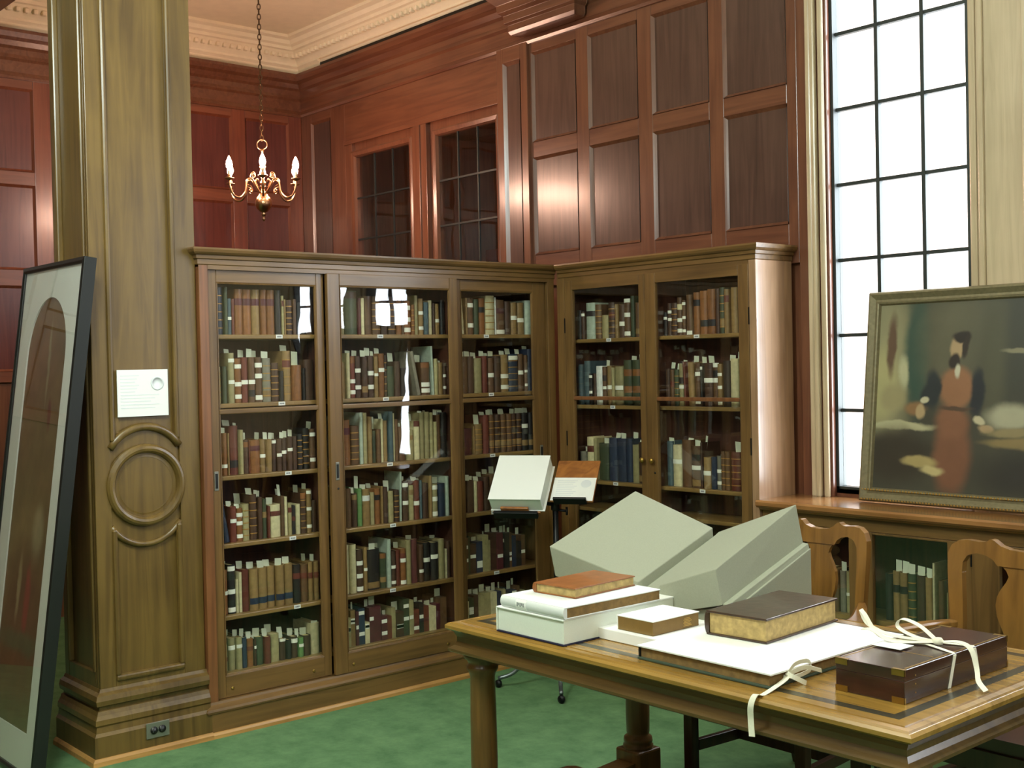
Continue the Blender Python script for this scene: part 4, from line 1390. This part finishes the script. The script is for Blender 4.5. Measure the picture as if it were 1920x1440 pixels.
# ================================================================== ARMCHAIRS
def armchair(loc, label, rz=0):
    """origin on the floor under the middle of the back; the sitter faces -y"""
    c = thing('armchair', label, 'armchair', loc, rz, 'splat backed armchairs at the table')
    fB_ = lambda a, b, k: (a, k + (b - .45) * .06, b)
    H = [(-.205, .86), (-.205, .925), (-.195, .955), (-.175, .972), (-.150, .976), (-.118, .973), (-.098, .976), (-.088, .986), (-.078, .982), (-.060, .966), (-.035, .957), (0, .954)]
    top = H + [(-a, b) for a, b in H[::-1][1:]]
    L = [(.165, .86), (.163, .90), (.150, .925), (.125, .935), (.098, .930), (.080, .918), (.068, .90)]
    low = L + [(-a, b) for a, b in L[::-1]]
    m = MB()
    m.prism(top + low, fB_, -.014, .016)
    m.build('crest_rail', M['chair'], c, local=True, bevel=.006)
    Sp = [(.072, .915), (.058, .90), (.046, .885), (.040, .868), (.046, .85), (.060, .825), (.070, .80), (.074, .77), (.070, .735), (.058, .70), (.044, .66), (.036, .62), (.038, .58), (.052, .54), (.060, .50)]
    m = MB()
    m.prism(Sp + [(-a, b) for a, b in Sp[::-1]], fB_, -.008, .008)
    m.build('splat', M['chair'], c, local=True, bevel=.002)
    for s in (-1, 1):
        m = MB()
        P = [(s * .165, .44), (s * .205, .44), (s * .198, .60), (s * .196, .70), (s * .205, .87), (s * .165, .87), (s * .160, .70), (s * .160, .60)]
        m.prism(P if s > 0 else P[::-1], fB_, -.013, .015)
        m.build('back_post', M['chair'], c, local=True, bevel=.005)
        m = MB()
        m.hexa([(s * .19 - .018, .11, 0), (s * .19 + .018, .11, 0), (s * .19 + .018, .145, 0), (s * .19 - .018, .145, 0),
                (s * .185 - .02, -.02, .46), (s * .185 + .02, -.02, .46), (s * .185 + .02, .02, .46), (s * .185 - .02, .02, .46)])
        m.build('leg', M['chair_d'], c, local=True, bevel=.004)
        m = MB()
        m.box(s * .245 - .021, s * .245 + .021, -.47, -.43, 0, .43)
        m.build('leg', M['chair_d'], c, local=True, bevel=.004)
        m = MB()
        m.hexa([(s * .235 - .012, -.43, .165), (s * .235 + .012, -.43, .165), (s * .19 + .012, .085, .165), (s * .19 - .012, .085, .165),
                (s * .235 - .012, -.43, .205), (s * .235 + .012, -.43, .205), (s * .19 + .012, .085, .205), (s * .19 - .012, .085, .205)])
        m.build('stretcher', M['chair_d'], c, local=True, bevel=.002)
        # arm: flat, swelling to a scrolled end
        A = curve([(s * .185, .01, .690), (s * .225, -.06, .685), (s * .275, -.16, .675), (s * .292, -.25, .672), (s * .270, -.33, .672)], 5)
        wd = [.026 + .034 * math.sin(PI * min(1, i / (len(A) - 1) * 1.05) * .72) for i in range(len(A))]
        m = MB()
        V = []
        for i, p in enumerate(A):
            t = (A[min(i + 1, len(A) - 1)] - A[max(i - 1, 0)]).normalized()
            sd = Vector((t.y, -t.x, 0)).normalized()
            for a, b in ((-1, -.010), (1, -.010), (1.0, .008), (.6, .014), (-.6, .014), (-1.0, .008)):
                V.append(p + sd * a * wd[i] / 2 + Vector((0, 0, b)))
        n6 = 6
        fs_ = [(i * n6 + j, i * n6 + (j + 1) % n6, i * n6 + n6 + (j + 1) % n6, i * n6 + n6 + j) for i in range(len(A) - 1) for j in range(n6)]
        fs_ += [tuple(range(n6))[::-1], tuple((len(A) - 1) * n6 + j for j in range(n6))]
        m.add(V, fs_)
        m.build('arm', M['chair'], c, local=True, bevel=.002)
        m = MB()
        m.tube(curve([(s * .262, -.30, .425), (s * .285, -.31, .52), (s * .275, -.28, .60), (s * .282, -.265, .668)], 5), [.018] * 16, 8)
        m.build('arm_support', M['chair_d'], c, local=True)
    m = MB()
    m.box(-.215, .215, -.222, -.198, .165, .205)
    m.build('stretcher', M['chair_d'], c, local=True, bevel=.002)
    m = MB()
    P = [(-.268, -.475), (.268, -.475), (.205, .015), (-.205, .015)]
    m.prism(P, lambda a, b, k: (a, b, k), .385, .445)
    m.build('seat_rail', M['chair_d'], c, local=True, bevel=.004)
    m = MB()
    P = [(-.255, -.462), (.255, -.462), (.19, -.012), (-.19, -.012)]
    m.prism(P, lambda a, b, k: (a, b, k), .44, .485)
    m.build('seat', M['seat'], c, local=True, bevel=.018)
    return c


armchair((-2.655, 3.80, 0), 'walnut armchair with vase splat whose crest shows beside the book cradle')
armchair((-1.847, 3.76, 0), 'wide walnut armchair with vase splat behind the mahogany box', 0).scale.x = 1.28

# ================================================================== LECTERN STAND WITH TWO RESTS
lsd = thing('reading_stand', 'metal stand on four castered legs carrying two tilted wooden rests', 'stand', (-4.33, 4.02, 0), 0)
rv = Vector((math.sin(YAW), -math.cos(YAW), 0))
bvv = Vector((math.cos(YAW), math.sin(YAW), 0))
ph = math.radians(16)
wv = rv * math.cos(ph) - bvv * math.sin(ph)
kv = bvv * math.cos(ph) + rv * math.sin(ph)
ct_ = Vector((-4.33, 4.02, 0))
m = MB()
m.tube([ct_ + Vector((0, 0, .14)), ct_ + Vector((0, 0, .93))], .014, 10)
m.build('pole', M['blackmetal'], lsd)
m = MB()
m.lathe([(.03, .12), (.034, .15), (.034, .21), (.02, .24)], ct_, 12)
m.build('hub', M['steel'], lsd)
for k in range(4):
    a = math.radians(-41 + 90 * k)
    dv = Vector((math.cos(a), math.sin(a), 0))
    m = MB()
    m.tube(curve([ct_ + dv * .02 + Vector((0, 0, .20)), ct_ + dv * .12 + Vector((0, 0, .175)), ct_ + dv * .22 + Vector((0, 0, .075)), ct_ + dv * .30 + Vector((0, 0, .045))], 5), .010, 8)
    l_ = m.build('leg', M['steel'], lsd)
    m = MB()
    m.lathe([(.004, -.010), (.018, -.009), (.020, 0), (.018, .009), (.004, .010)], ct_ + dv * .30 + Vector((0, 0, .02)), 10, ax='y')
    m.build('caster', M['blackmetal'], l_)
upv = (kv * .22 + Vector((0, 0, .197))).normalized()     # up the face of a rest
nv = wv.cross(upv).normalized()                            # towards the reader
if nv.z < 0:
    nv = -nv


def rest_point(o, a, b, c):
    return o + wv * a + upv * b + nv * c


def slab(name, mat, parent, o, a0, a1, b0, b1, c0, c1, bevel=.002):
    m = MB()
    m.hexa([rest_point(o, a, b, c) for a, b, c in ((a0, b0, c0), (a1, b0, c0), (a1, b1, c0), (a0, b1, c0), (a0, b0, c1), (a1, b0, c1), (a1, b1, c1), (a0, b1, c1))])
    return m.build(name, mat, parent, bevel=bevel)


def at_px(px, py, dep):
    dd = _f + _r2 * ((px - 960) / 2247.78) - _u2 * ((py - 720) / 2247.78)
    return Vector((0, 0, 1.6)) + dd * (dep / dd.dot(_f))


# anchor points of the two rests (front lower corners of what they carry)
oL = Vector((-4.4975, 3.7474, .8826))
oR = Vector((-4.3094, 3.9655, .926))
lf = slab('rest_board', M['board'], lsd, oL, .01, .25, -.005, .26, -.012, 0)
slab('rest_lip', M['board'], lf, oL, .055, .195, -.012, 0, -.012, .035)
slab('rest_bracket', M['blackmetal'], lsd, oL, .02, .24, -.03, -.012, -.02, .02)
rg = slab('rest_board', M['board'], lsd, oR, .0, .215, .0, .27, -.012, 0)
slab('rest_lip', M['blackmetal'], rg, oR, .02, .185, -.012, 0, -.012, .03)
m = MB()
m.tube([ct_ + Vector((0, 0, .90)), rest_point(oL, .14, .10, -.03)], .009, 8)
m.tube([ct_ + Vector((0, 0, .92)), rest_point(oR, .10, .10, -.03)], .009, 8)
m.build('arm_bar', M['blackmetal'], lsd)
m = MB()
m.lathe([(.012, -.03), (.022, -.025), (.022, .025), (.012, .03)], ct_ + Vector((0, 0, .90)), 10)
m.tube([ct_ + Vector((0, 0, .875)), ct_ + rv * .055 - bvv * .02 + Vector((0, 0, .87))], .006, 8)
m.tube([ct_ + rv * .055 - bvv * .02 + Vector((0, 0, .85)), ct_ + rv * .055 - bvv * .02 + Vector((0, 0, .89))], .006, 8)
m.build('clamp', M['blackmetal'], lsd)
cb = thing('clamshell_box', 'white clamshell box tilted on the wooden rest of the reading stand', 'box', tuple(oL))
slab('back_board', M['white'], cb, oL, 0, .272, 0, .295, .0005, .005, bevel=.001)
slab('box_body', M['whitebox'], cb, oL, .004, .262, .004, .29, .005, .080, bevel=.002)
slab('lid', M['white'], cb, oL, 0, .264, .002, .294, .080, .085, bevel=.001)
nc = thing('notice_card', 'white caption card with pale emblem on the right rest of the stand'.replace('right ', 'smaller '), 'card', tuple(oR))
slab('sheet', M['white'], nc, oR, .0, .212, .002, .152, .0008, .0018, bevel=0)
m = MB()
for k in range(9):
    m.hexa([rest_point(oR, a, b, c) for a, b, c in ((.02, .13 - .012 * k, .0018), (.12 - .01 * (k % 3), .13 - .012 * k, .0018), (.12 - .01 * (k % 3), .134 - .012 * k, .0018), (.02, .134 - .012 * k, .0018),
                                                    (.02, .13 - .012 * k, .0022), (.12 - .01 * (k % 3), .13 - .012 * k, .0022), (.12 - .01 * (k % 3), .134 - .012 * k, .0022), (.02, .134 - .012 * k, .0022))])
m.build('text_line', M['paleink'], nc)['kind'] = 'stuff'
m = MB()
P = [(math.cos(2 * PI * k / 18) * .026 + .165, math.sin(2 * PI * k / 18) * .026 + .112) for k in range(18)]
m.prism(P, lambda a, b, c: rest_point(oR, a, b, c), .0018, .0022)
m.build('emblem', M['paleink'], nc)

# ================================================================== CHANDELIER
HC = Vector((-6.4, 3.61, 0))
cf = HC.normalized()
crt = Vector((cf.y, -cf.x, 0))
hz = 2.69
ch = thing('chandelier', 'small brass chandelier with six curved arms and lit candle bulbs on a long chain', 'chandelier', (HC.x, HC.y, 2.5))
BODY = [(.0, 2.485), (.006, 2.49), (.010, 2.50), (.006, 2.51), (.012, 2.52), (.016, 2.53), (.012, 2.537), (.022, 2.545), (.040, 2.562), (.048, 2.585), (.047, 2.605), (.040, 2.625), (.028, 2.638), (.026, 2.648)]
m = MB()
m.lathe([(r_ * 1.05, z_) for r_, z_ in BODY], HC, 20)
m.build('ball_body', M['chand'], ch)
ST = [(.026, 2.646), (.013, 2.66), (.011, 2.70), (.017, 2.71), (.017, 2.72), (.009, 2.73), (.009, 2.79), (.016, 2.80), (.020, 2.815), (.012, 2.83), (.008, 2.84), (.017, 2.855), (.019, 2.865), (.010, 2.88), (.007, 2.90), (.012, 2.907), (.006, 2.915)]
m = MB()
m.lathe(ST, HC, 14)
m.build('stem', M['chand'], ch)
m = MB()
m.tube([HC + _r * (.030 * math.cos(a)) + Vector((0, 0, 2.944 + .030 * math.sin(a))) for a in [2 * PI * i / 20 for i in range(20)]], .004, 6, True)
m.build('ring', M['chand'], ch)
m = MB()
zz, i = 2.985, 0
while zz < 3.98:
    ax = _r if i % 2 == 0 else _f
    m.tube([HC + ax * (.010 * math.cos(a)) + Vector((0, 0, zz + .019 * math.sin(a))) for a in [2 * PI * k / 10 for k in range(10)]], .0032, 5, True)
    zz += .030
    i += 1
cn = m.build('chain', M['chain'], ch)
cn['kind'] = 'stuff'
m = MB()
m.lathe([(.05, 4.02), (.045, 3.995), (.02, 3.98), (.008, 3.965)], HC, 16)
m.build('ceiling_rose', M['chain'], ch)
for k in range(6):
    a = math.radians(30 + 60 * k)
    dv = crt * math.cos(a) + cf * math.sin(a)
    P3 = lambda rr_, z_: HC + dv * rr_ + Vector((0, 0, z_))
    m = MB()
    m.tube(curve([P3(.020, 2.655), P3(.045, 2.69), P3(.075, 2.735), P3(.105, 2.725), P3(.112, 2.69), P3(.122, 2.65), P3(.155, 2.618), P3(.195, 2.628), P3(.218, 2.67), P3(.222, 2.715)], 5), .0062, 7)
    ar = m.build('arm', M['chand'], ch)
    m = MB()
    m.tube(curve([P3(.085, 2.735), P3(.078, 2.765), P3(.060, 2.775), P3(.052, 2.758), P3(.062, 2.750), P3(.068, 2.758)], 4), .0042, 6)
    m.tube(curve([P3(.110, 2.70), P3(.085, 2.69), P3(.072, 2.67), P3(.082, 2.655), P3(.092, 2.664), P3(.086, 2.672)], 4), .004, 6)
    m.tube(curve([P3(.035, 2.69), P3(.050, 2.72), P3(.038, 2.738), P3(.028, 2.725)], 4), .004, 6)
    m.build('scroll', M['chand'], ar)
    m = MB()
    m.lathe([(.004, 2.708), (.012, 2.714), (.026, 2.722), (.028, 2.728), (.012, 2.726), (.011, 2.735), (.013, 2.742), (.0, 2.742)], P3(.222, 0), 12)
    m.build('drip_pan', M['chand'], ar)
    m = MB()
    m.lathe([(.009, 2.74), (.009, 2.775), (.007, 2.778)], P3(.222, 0), 10)
    m.build('candle_sleeve', M['candle'], ar)
    m = MB()
    m.lathe([(.007, 2.776), (.016, 2.79), (.019, 2.805), (.015, 2.825), (.006, 2.845), (.001, 2.856)], P3(.222, 0), 12)
    m.build('bulb', M['bulb'], ar)

# ================================================================== PAINTING ON THE COUNTER
def blob_mat(name, base, blobs, rough=.35, coat=.3, nz=.14):
    """soft brush patches over a ground colour, in object x and z"""
    m, nt, p = newmat(name)
    tc = N(nt, 'ShaderNodeTexCoord')
    no = N(nt, 'ShaderNodeTexNoise')
    no.inputs['Scale'].default_value = 9
    no.inputs['Detail'].default_value = 5
    nt.links.new(tc.outputs['Object'], no.inputs['Vector'])
    sx = N(nt, 'ShaderNodeVectorMath', operation='MULTIPLY_ADD')
    nt.links.new(no.outputs['Color'], sx.inputs[0])
    sx.inputs[1].default_value = (.045, 0, .045)
    nt.links.new(tc.outputs['Object'], sx.inputs[2])
    last = None
    for cx_, cz_, rx_, rz_, c_, soft in blobs:
        su = N(nt, 'ShaderNodeVectorMath', operation='SUBTRACT')
        nt.links.new(sx.outputs[0], su.inputs[0])
        su.inputs[1].default_value = (cx_ + .0225, 0, cz_ + .0225)
        mu = N(nt, 'ShaderNodeVectorMath', operation='MULTIPLY')
        nt.links.new(su.outputs[0], mu.inputs[0])
        mu.inputs[1].default_value = (1 / rx_, 0, 1 / rz_)
        le = N(nt, 'ShaderNodeVectorMath', operation='LENGTH')
        nt.links.new(mu.outputs[0], le.inputs[0])
        mr = N(nt, 'ShaderNodeMapRange', interpolation_type='SMOOTHSTEP')
        mr.inputs['From Min'].default_value = 1 + soft
        mr.inputs['From Max'].default_value = 1 - soft
        nt.links.new(le.outputs['Value'], mr.inputs['Value'])
        mx = N(nt, 'ShaderNodeMix', data_type='RGBA')
        nt.links.new(mr.outputs[0], mx.inputs[0])
        mx.inputs[6].default_value = lin(base)
        if last is not None:
            nt.links.new(last, mx.inputs[6])
        mx.inputs[7].default_value = lin(c_)
        last = mx.outputs[2]
    mx = N(nt, 'ShaderNodeMix', data_type='RGBA', blend_type='OVERLAY')
    mx.inputs[0].default_value = nz
    nt.links.new(last, mx.inputs[6])
    nt.links.new(no.outputs['Fac'], mx.inputs[7])
    nt.links.new(mx.outputs[2], p.inputs['Base Color'])
    p.inputs['Roughness'].default_value = rough
    p.inputs['Coat Weight'].default_value = coat
    return m


PW, PH = 1.28, .935
tilt = math.atan2(.112, .925)
pt = thing('painting', 'large dark oil painting in a grey gilt frame leaning on the window above the counter', 'painting', (-3.03, 4.664, .957))
pt.rotation_euler = (-tilt, 0, 0)
b_ = .062
m = MB()
m.sweep([(0, 0), (0, PH), (PW, PH), (PW, 0)], [(0, .03), (0, .0), (.006, -.012), (.014, -.015), (.022, -.010), (.036, -.002), (.046, -.004), (.050, -.010), (.056, -.008), (b_, .004), (b_, .02)], True, fn=lambda a, b, c: (a, c, b))
pfm = m.build('frame', M['frame_g'], pt, local=True)
m = MB()
for k in range(88):
    q = .02 + (PW - .04) * k / 87
    m.add([(q - .004, -.010, .048), (q + .004, -.010, .048), (q + .004, -.010, .056), (q - .004, -.010, .056), (q, -.014, .052)], [(0, 1, 4), (1, 2, 4), (2, 3, 4), (3, 0, 4)])
    m.add([(q - .004, -.014, .006), (q + .004, -.014, .006), (q + .004, -.014, .014), (q - .004, -.014, .014), (q, -.018, .010)], [(0, 1, 4), (1, 2, 4), (2, 3, 4), (3, 0, 4)])
m.build('frame_beading', M['gold'], pfm, local=True)['kind'] = 'stuff'
D_ = (70, 68, 58)
BL = [(.10, .62, .13, .36, (140, 134, 104), .5), (.08, .52, .08, .16, (168, 160, 116), .5), (.25, .66, .06, .26, (56, 78, 68), .4), (.45, .72, .17, .26, (98, 94, 76), .6),
      (1.0, .62, .42, .40, (66, 66, 58), .5), (.60, .62, .05, .30, (84, 82, 66), .6), (.125, .69, .022, .13, (98, 76, 60), .4), (.188, .57, .022, .07, (178, 174, 140), .5),
      (.14, .46, .06, .06, (150, 140, 104), .4), (.18, .338, .16, .018, (176, 170, 136), .3), (.16, .21, .18, .11, (60, 54, 46), .4), (.25, .42, .05, .03, (136, 104, 72), .4),
      (.430, .215, .085, .155, (120, 82, 62), .3), (.425, .36, .075, .07, (128, 88, 66), .35), (.435, .505, .078, .088, (146, 104, 76), .25),
      (.330, .50, .034, .085, (48, 52, 54), .25), (.305, .47, .030, .05, (48, 52, 54), .3), (.532, .48, .030, .10, (46, 48, 52), .3), (.296, .452, .020, .016, (186, 178, 150), .3), (.276, .405, .022, .032, (170, 146, 110), .3),
      (.440, .417, .075, .010, (84, 66, 54), .4), (.432, .675, .036, .052, (172, 146, 112), .22), (.448, .722, .042, .026, (52, 46, 42), .25), (.424, .622, .030, .034, (54, 46, 42), .25), (.472, .68, .014, .05, (58, 50, 44), .4),
      (.440, .574, .014, .030, (190, 186, 164), .4), (.545, .368, .022, .018, (188, 178, 148), .3), (.575, .338, .030, .018, (168, 142, 108), .35), (.69, .385, .11, .050, (164, 160, 136), .4), (.70, .320, .12, .020, (140, 126, 92), .4), (.72, .275, .15, .022, (136, 118, 80), .35),
      (.28, .185, .085, .026, (166, 148, 100), .3), (.34, .150, .055, .020, (186, 170, 122), .35), (.80, .15, .24, .09, (54, 52, 48), .5), (.70, .655, .06, .010, (134, 128, 104), .4)]
m = MB()
m.box(b_ - .006, PW - b_ + .006, .004, .016, b_ - .006, PH - b_ + .006)
m.build('canvas', blob_mat('old_oil_paint', D_, BL), pt, local=True)

# ================================================================== TALL FRAMED PICTURE LEANING ON THE COLUMN
fw, fh, fd = .70, 2.075, .05
yt_, yb_ = 1.852, 1.585
lean = math.asin((yt_ - yb_) / fh)
fp = thing('framed_picture', 'tall black framed arched picture with white mat leaning against the column', 'picture', (-5.41, yb_, .008))
fp.rotation_euler = (-lean, 0, 0)
fb = .026
m = MB()
m.sweep([(0, 0), (0, fh), (fw, fh), (fw, 0)], [(0, fd), (0, .0), (fb * .6, -.003), (fb, .002), (fb, fd)], True, fn=lambda a, b, c: (a, c, b))
m.build('frame', M['frame_b'], fp, local=True, bevel=.002)
mx0, mx1, mz0, mz1 = .13, fw - .13, .17, fh - .145
rad = (mx1 - mx0) / 2
cz = mz1 - rad * 1.15
arch = [(mx1, mz0), (mx1, cz)] + [((mx0 + mx1) / 2 + rad * math.cos(PI * i / 24), cz + rad * 1.15 * math.sin(PI * i / 24)) for i in range(1, 24)] + [(mx0, cz), (mx0, mz0)]
outer = []
for a, b in arch:
    dx, dz = a - fw / 2, b - (fh / 2)
    if abs(b - mz0) < 1e-6:
        outer.append((fw - fb if dx > 0 else fb, fb))
    elif b <= cz + 1e-6:
        outer.append((fw - fb if dx > 0 else fb, b))
    else:
        an = math.atan2((b - cz) / 1.15, dx)
        s_ = min((fw / 2 - fb) / max(1e-6, abs(math.cos(an))), (fh - fb - cz) / max(1e-6, math.sin(an)))
        outer.append((fw / 2 + s_ * math.cos(an), cz + s_ * math.sin(an)))
k = len(arch)
m = MB()
V = [(a, .010, b) for a, b in arch] + [(a, .010, b) for a, b in outer] + [(a, .016, b) for a, b in arch]
m.add(V, [(i, (i + 1) % k, k + (i + 1) % k, k + i) for i in range(k)] + [(i, 2 * k + i, 2 * k + (i + 1) % k, (i + 1) % k) for i in range(k)])
m.add([(fw - fb, .010, fh - fb), (fb, .010, fh - fb), (fw - fb, .010, cz), (fb, .010, cz)] , [(0, 1, 3, 2)])
m.m = [0] * len(m.f)
m.f.pop(); m.m.pop(); m.s.pop()
m.build('mat_board', M['mat_w'], fp, local=True)
# corner pieces so that the mat reaches the frame
ia = [i for i in range(k) if outer[i][1] >= fh - fb - 1e-6]
m = MB()
fi, li = ia[0], ia[-1]
m.add([(fw - fb, .010, fh - fb), (outer[fi][0], .010, outer[fi][1]), (outer[fi - 1][0], .010, outer[fi - 1][1])], [(0, 1, 2)])
m.add([(fb, .010, fh - fb), (outer[li][0], .010, outer[li][1]), (outer[li + 1][0], .010, outer[li + 1][1])], [(0, 2, 1)])
m.build('mat_corner', M['mat_w'], fp, local=True)
AB = [(.30, 1.55, .20, .30, (120, 84, 52), .6), (.40, 1.2, .22, .35, (104, 88, 54), .6), (.26, .9, .2, .25, (122, 104, 66), .6), (.45, .95, .05, .10, (150, 138, 104), .6), (.36, .62, .22, .25, (100, 70, 46), .6), (.40, .66, .03, .14, (140, 56, 50), .5),
      (.33, .36, .24, .14, (110, 72, 44), .6), (.36, .50, .24, .04, (92, 88, 60), .5), (.38, 1.66, .012, .16, (140, 124, 90), .5), (.44, 1.44, .02, .06, (96, 44, 32), .5), (.30, .72, .02, .12, (150, 132, 96), .5)]
m = MB()
m.box(mx0 - .01, mx1 + .01, .0165, .02, mz0 - .01, mz1 + .01)
m.build('print', blob_mat('faded_brown_print', (100, 82, 46), AB, .8, 0, .4), fp, local=True)
m = MB()
m.box(fb, fw - fb, .004, .006, fb, fh - fb)
m.build('glass', M['picglass'], fp, local=True)
m = MB()
m.box(.01, fw - .01, fd - .006, fd - .001, .01, fh - .01)
m.build('backing_board', M['frame_b'], fp, local=True)
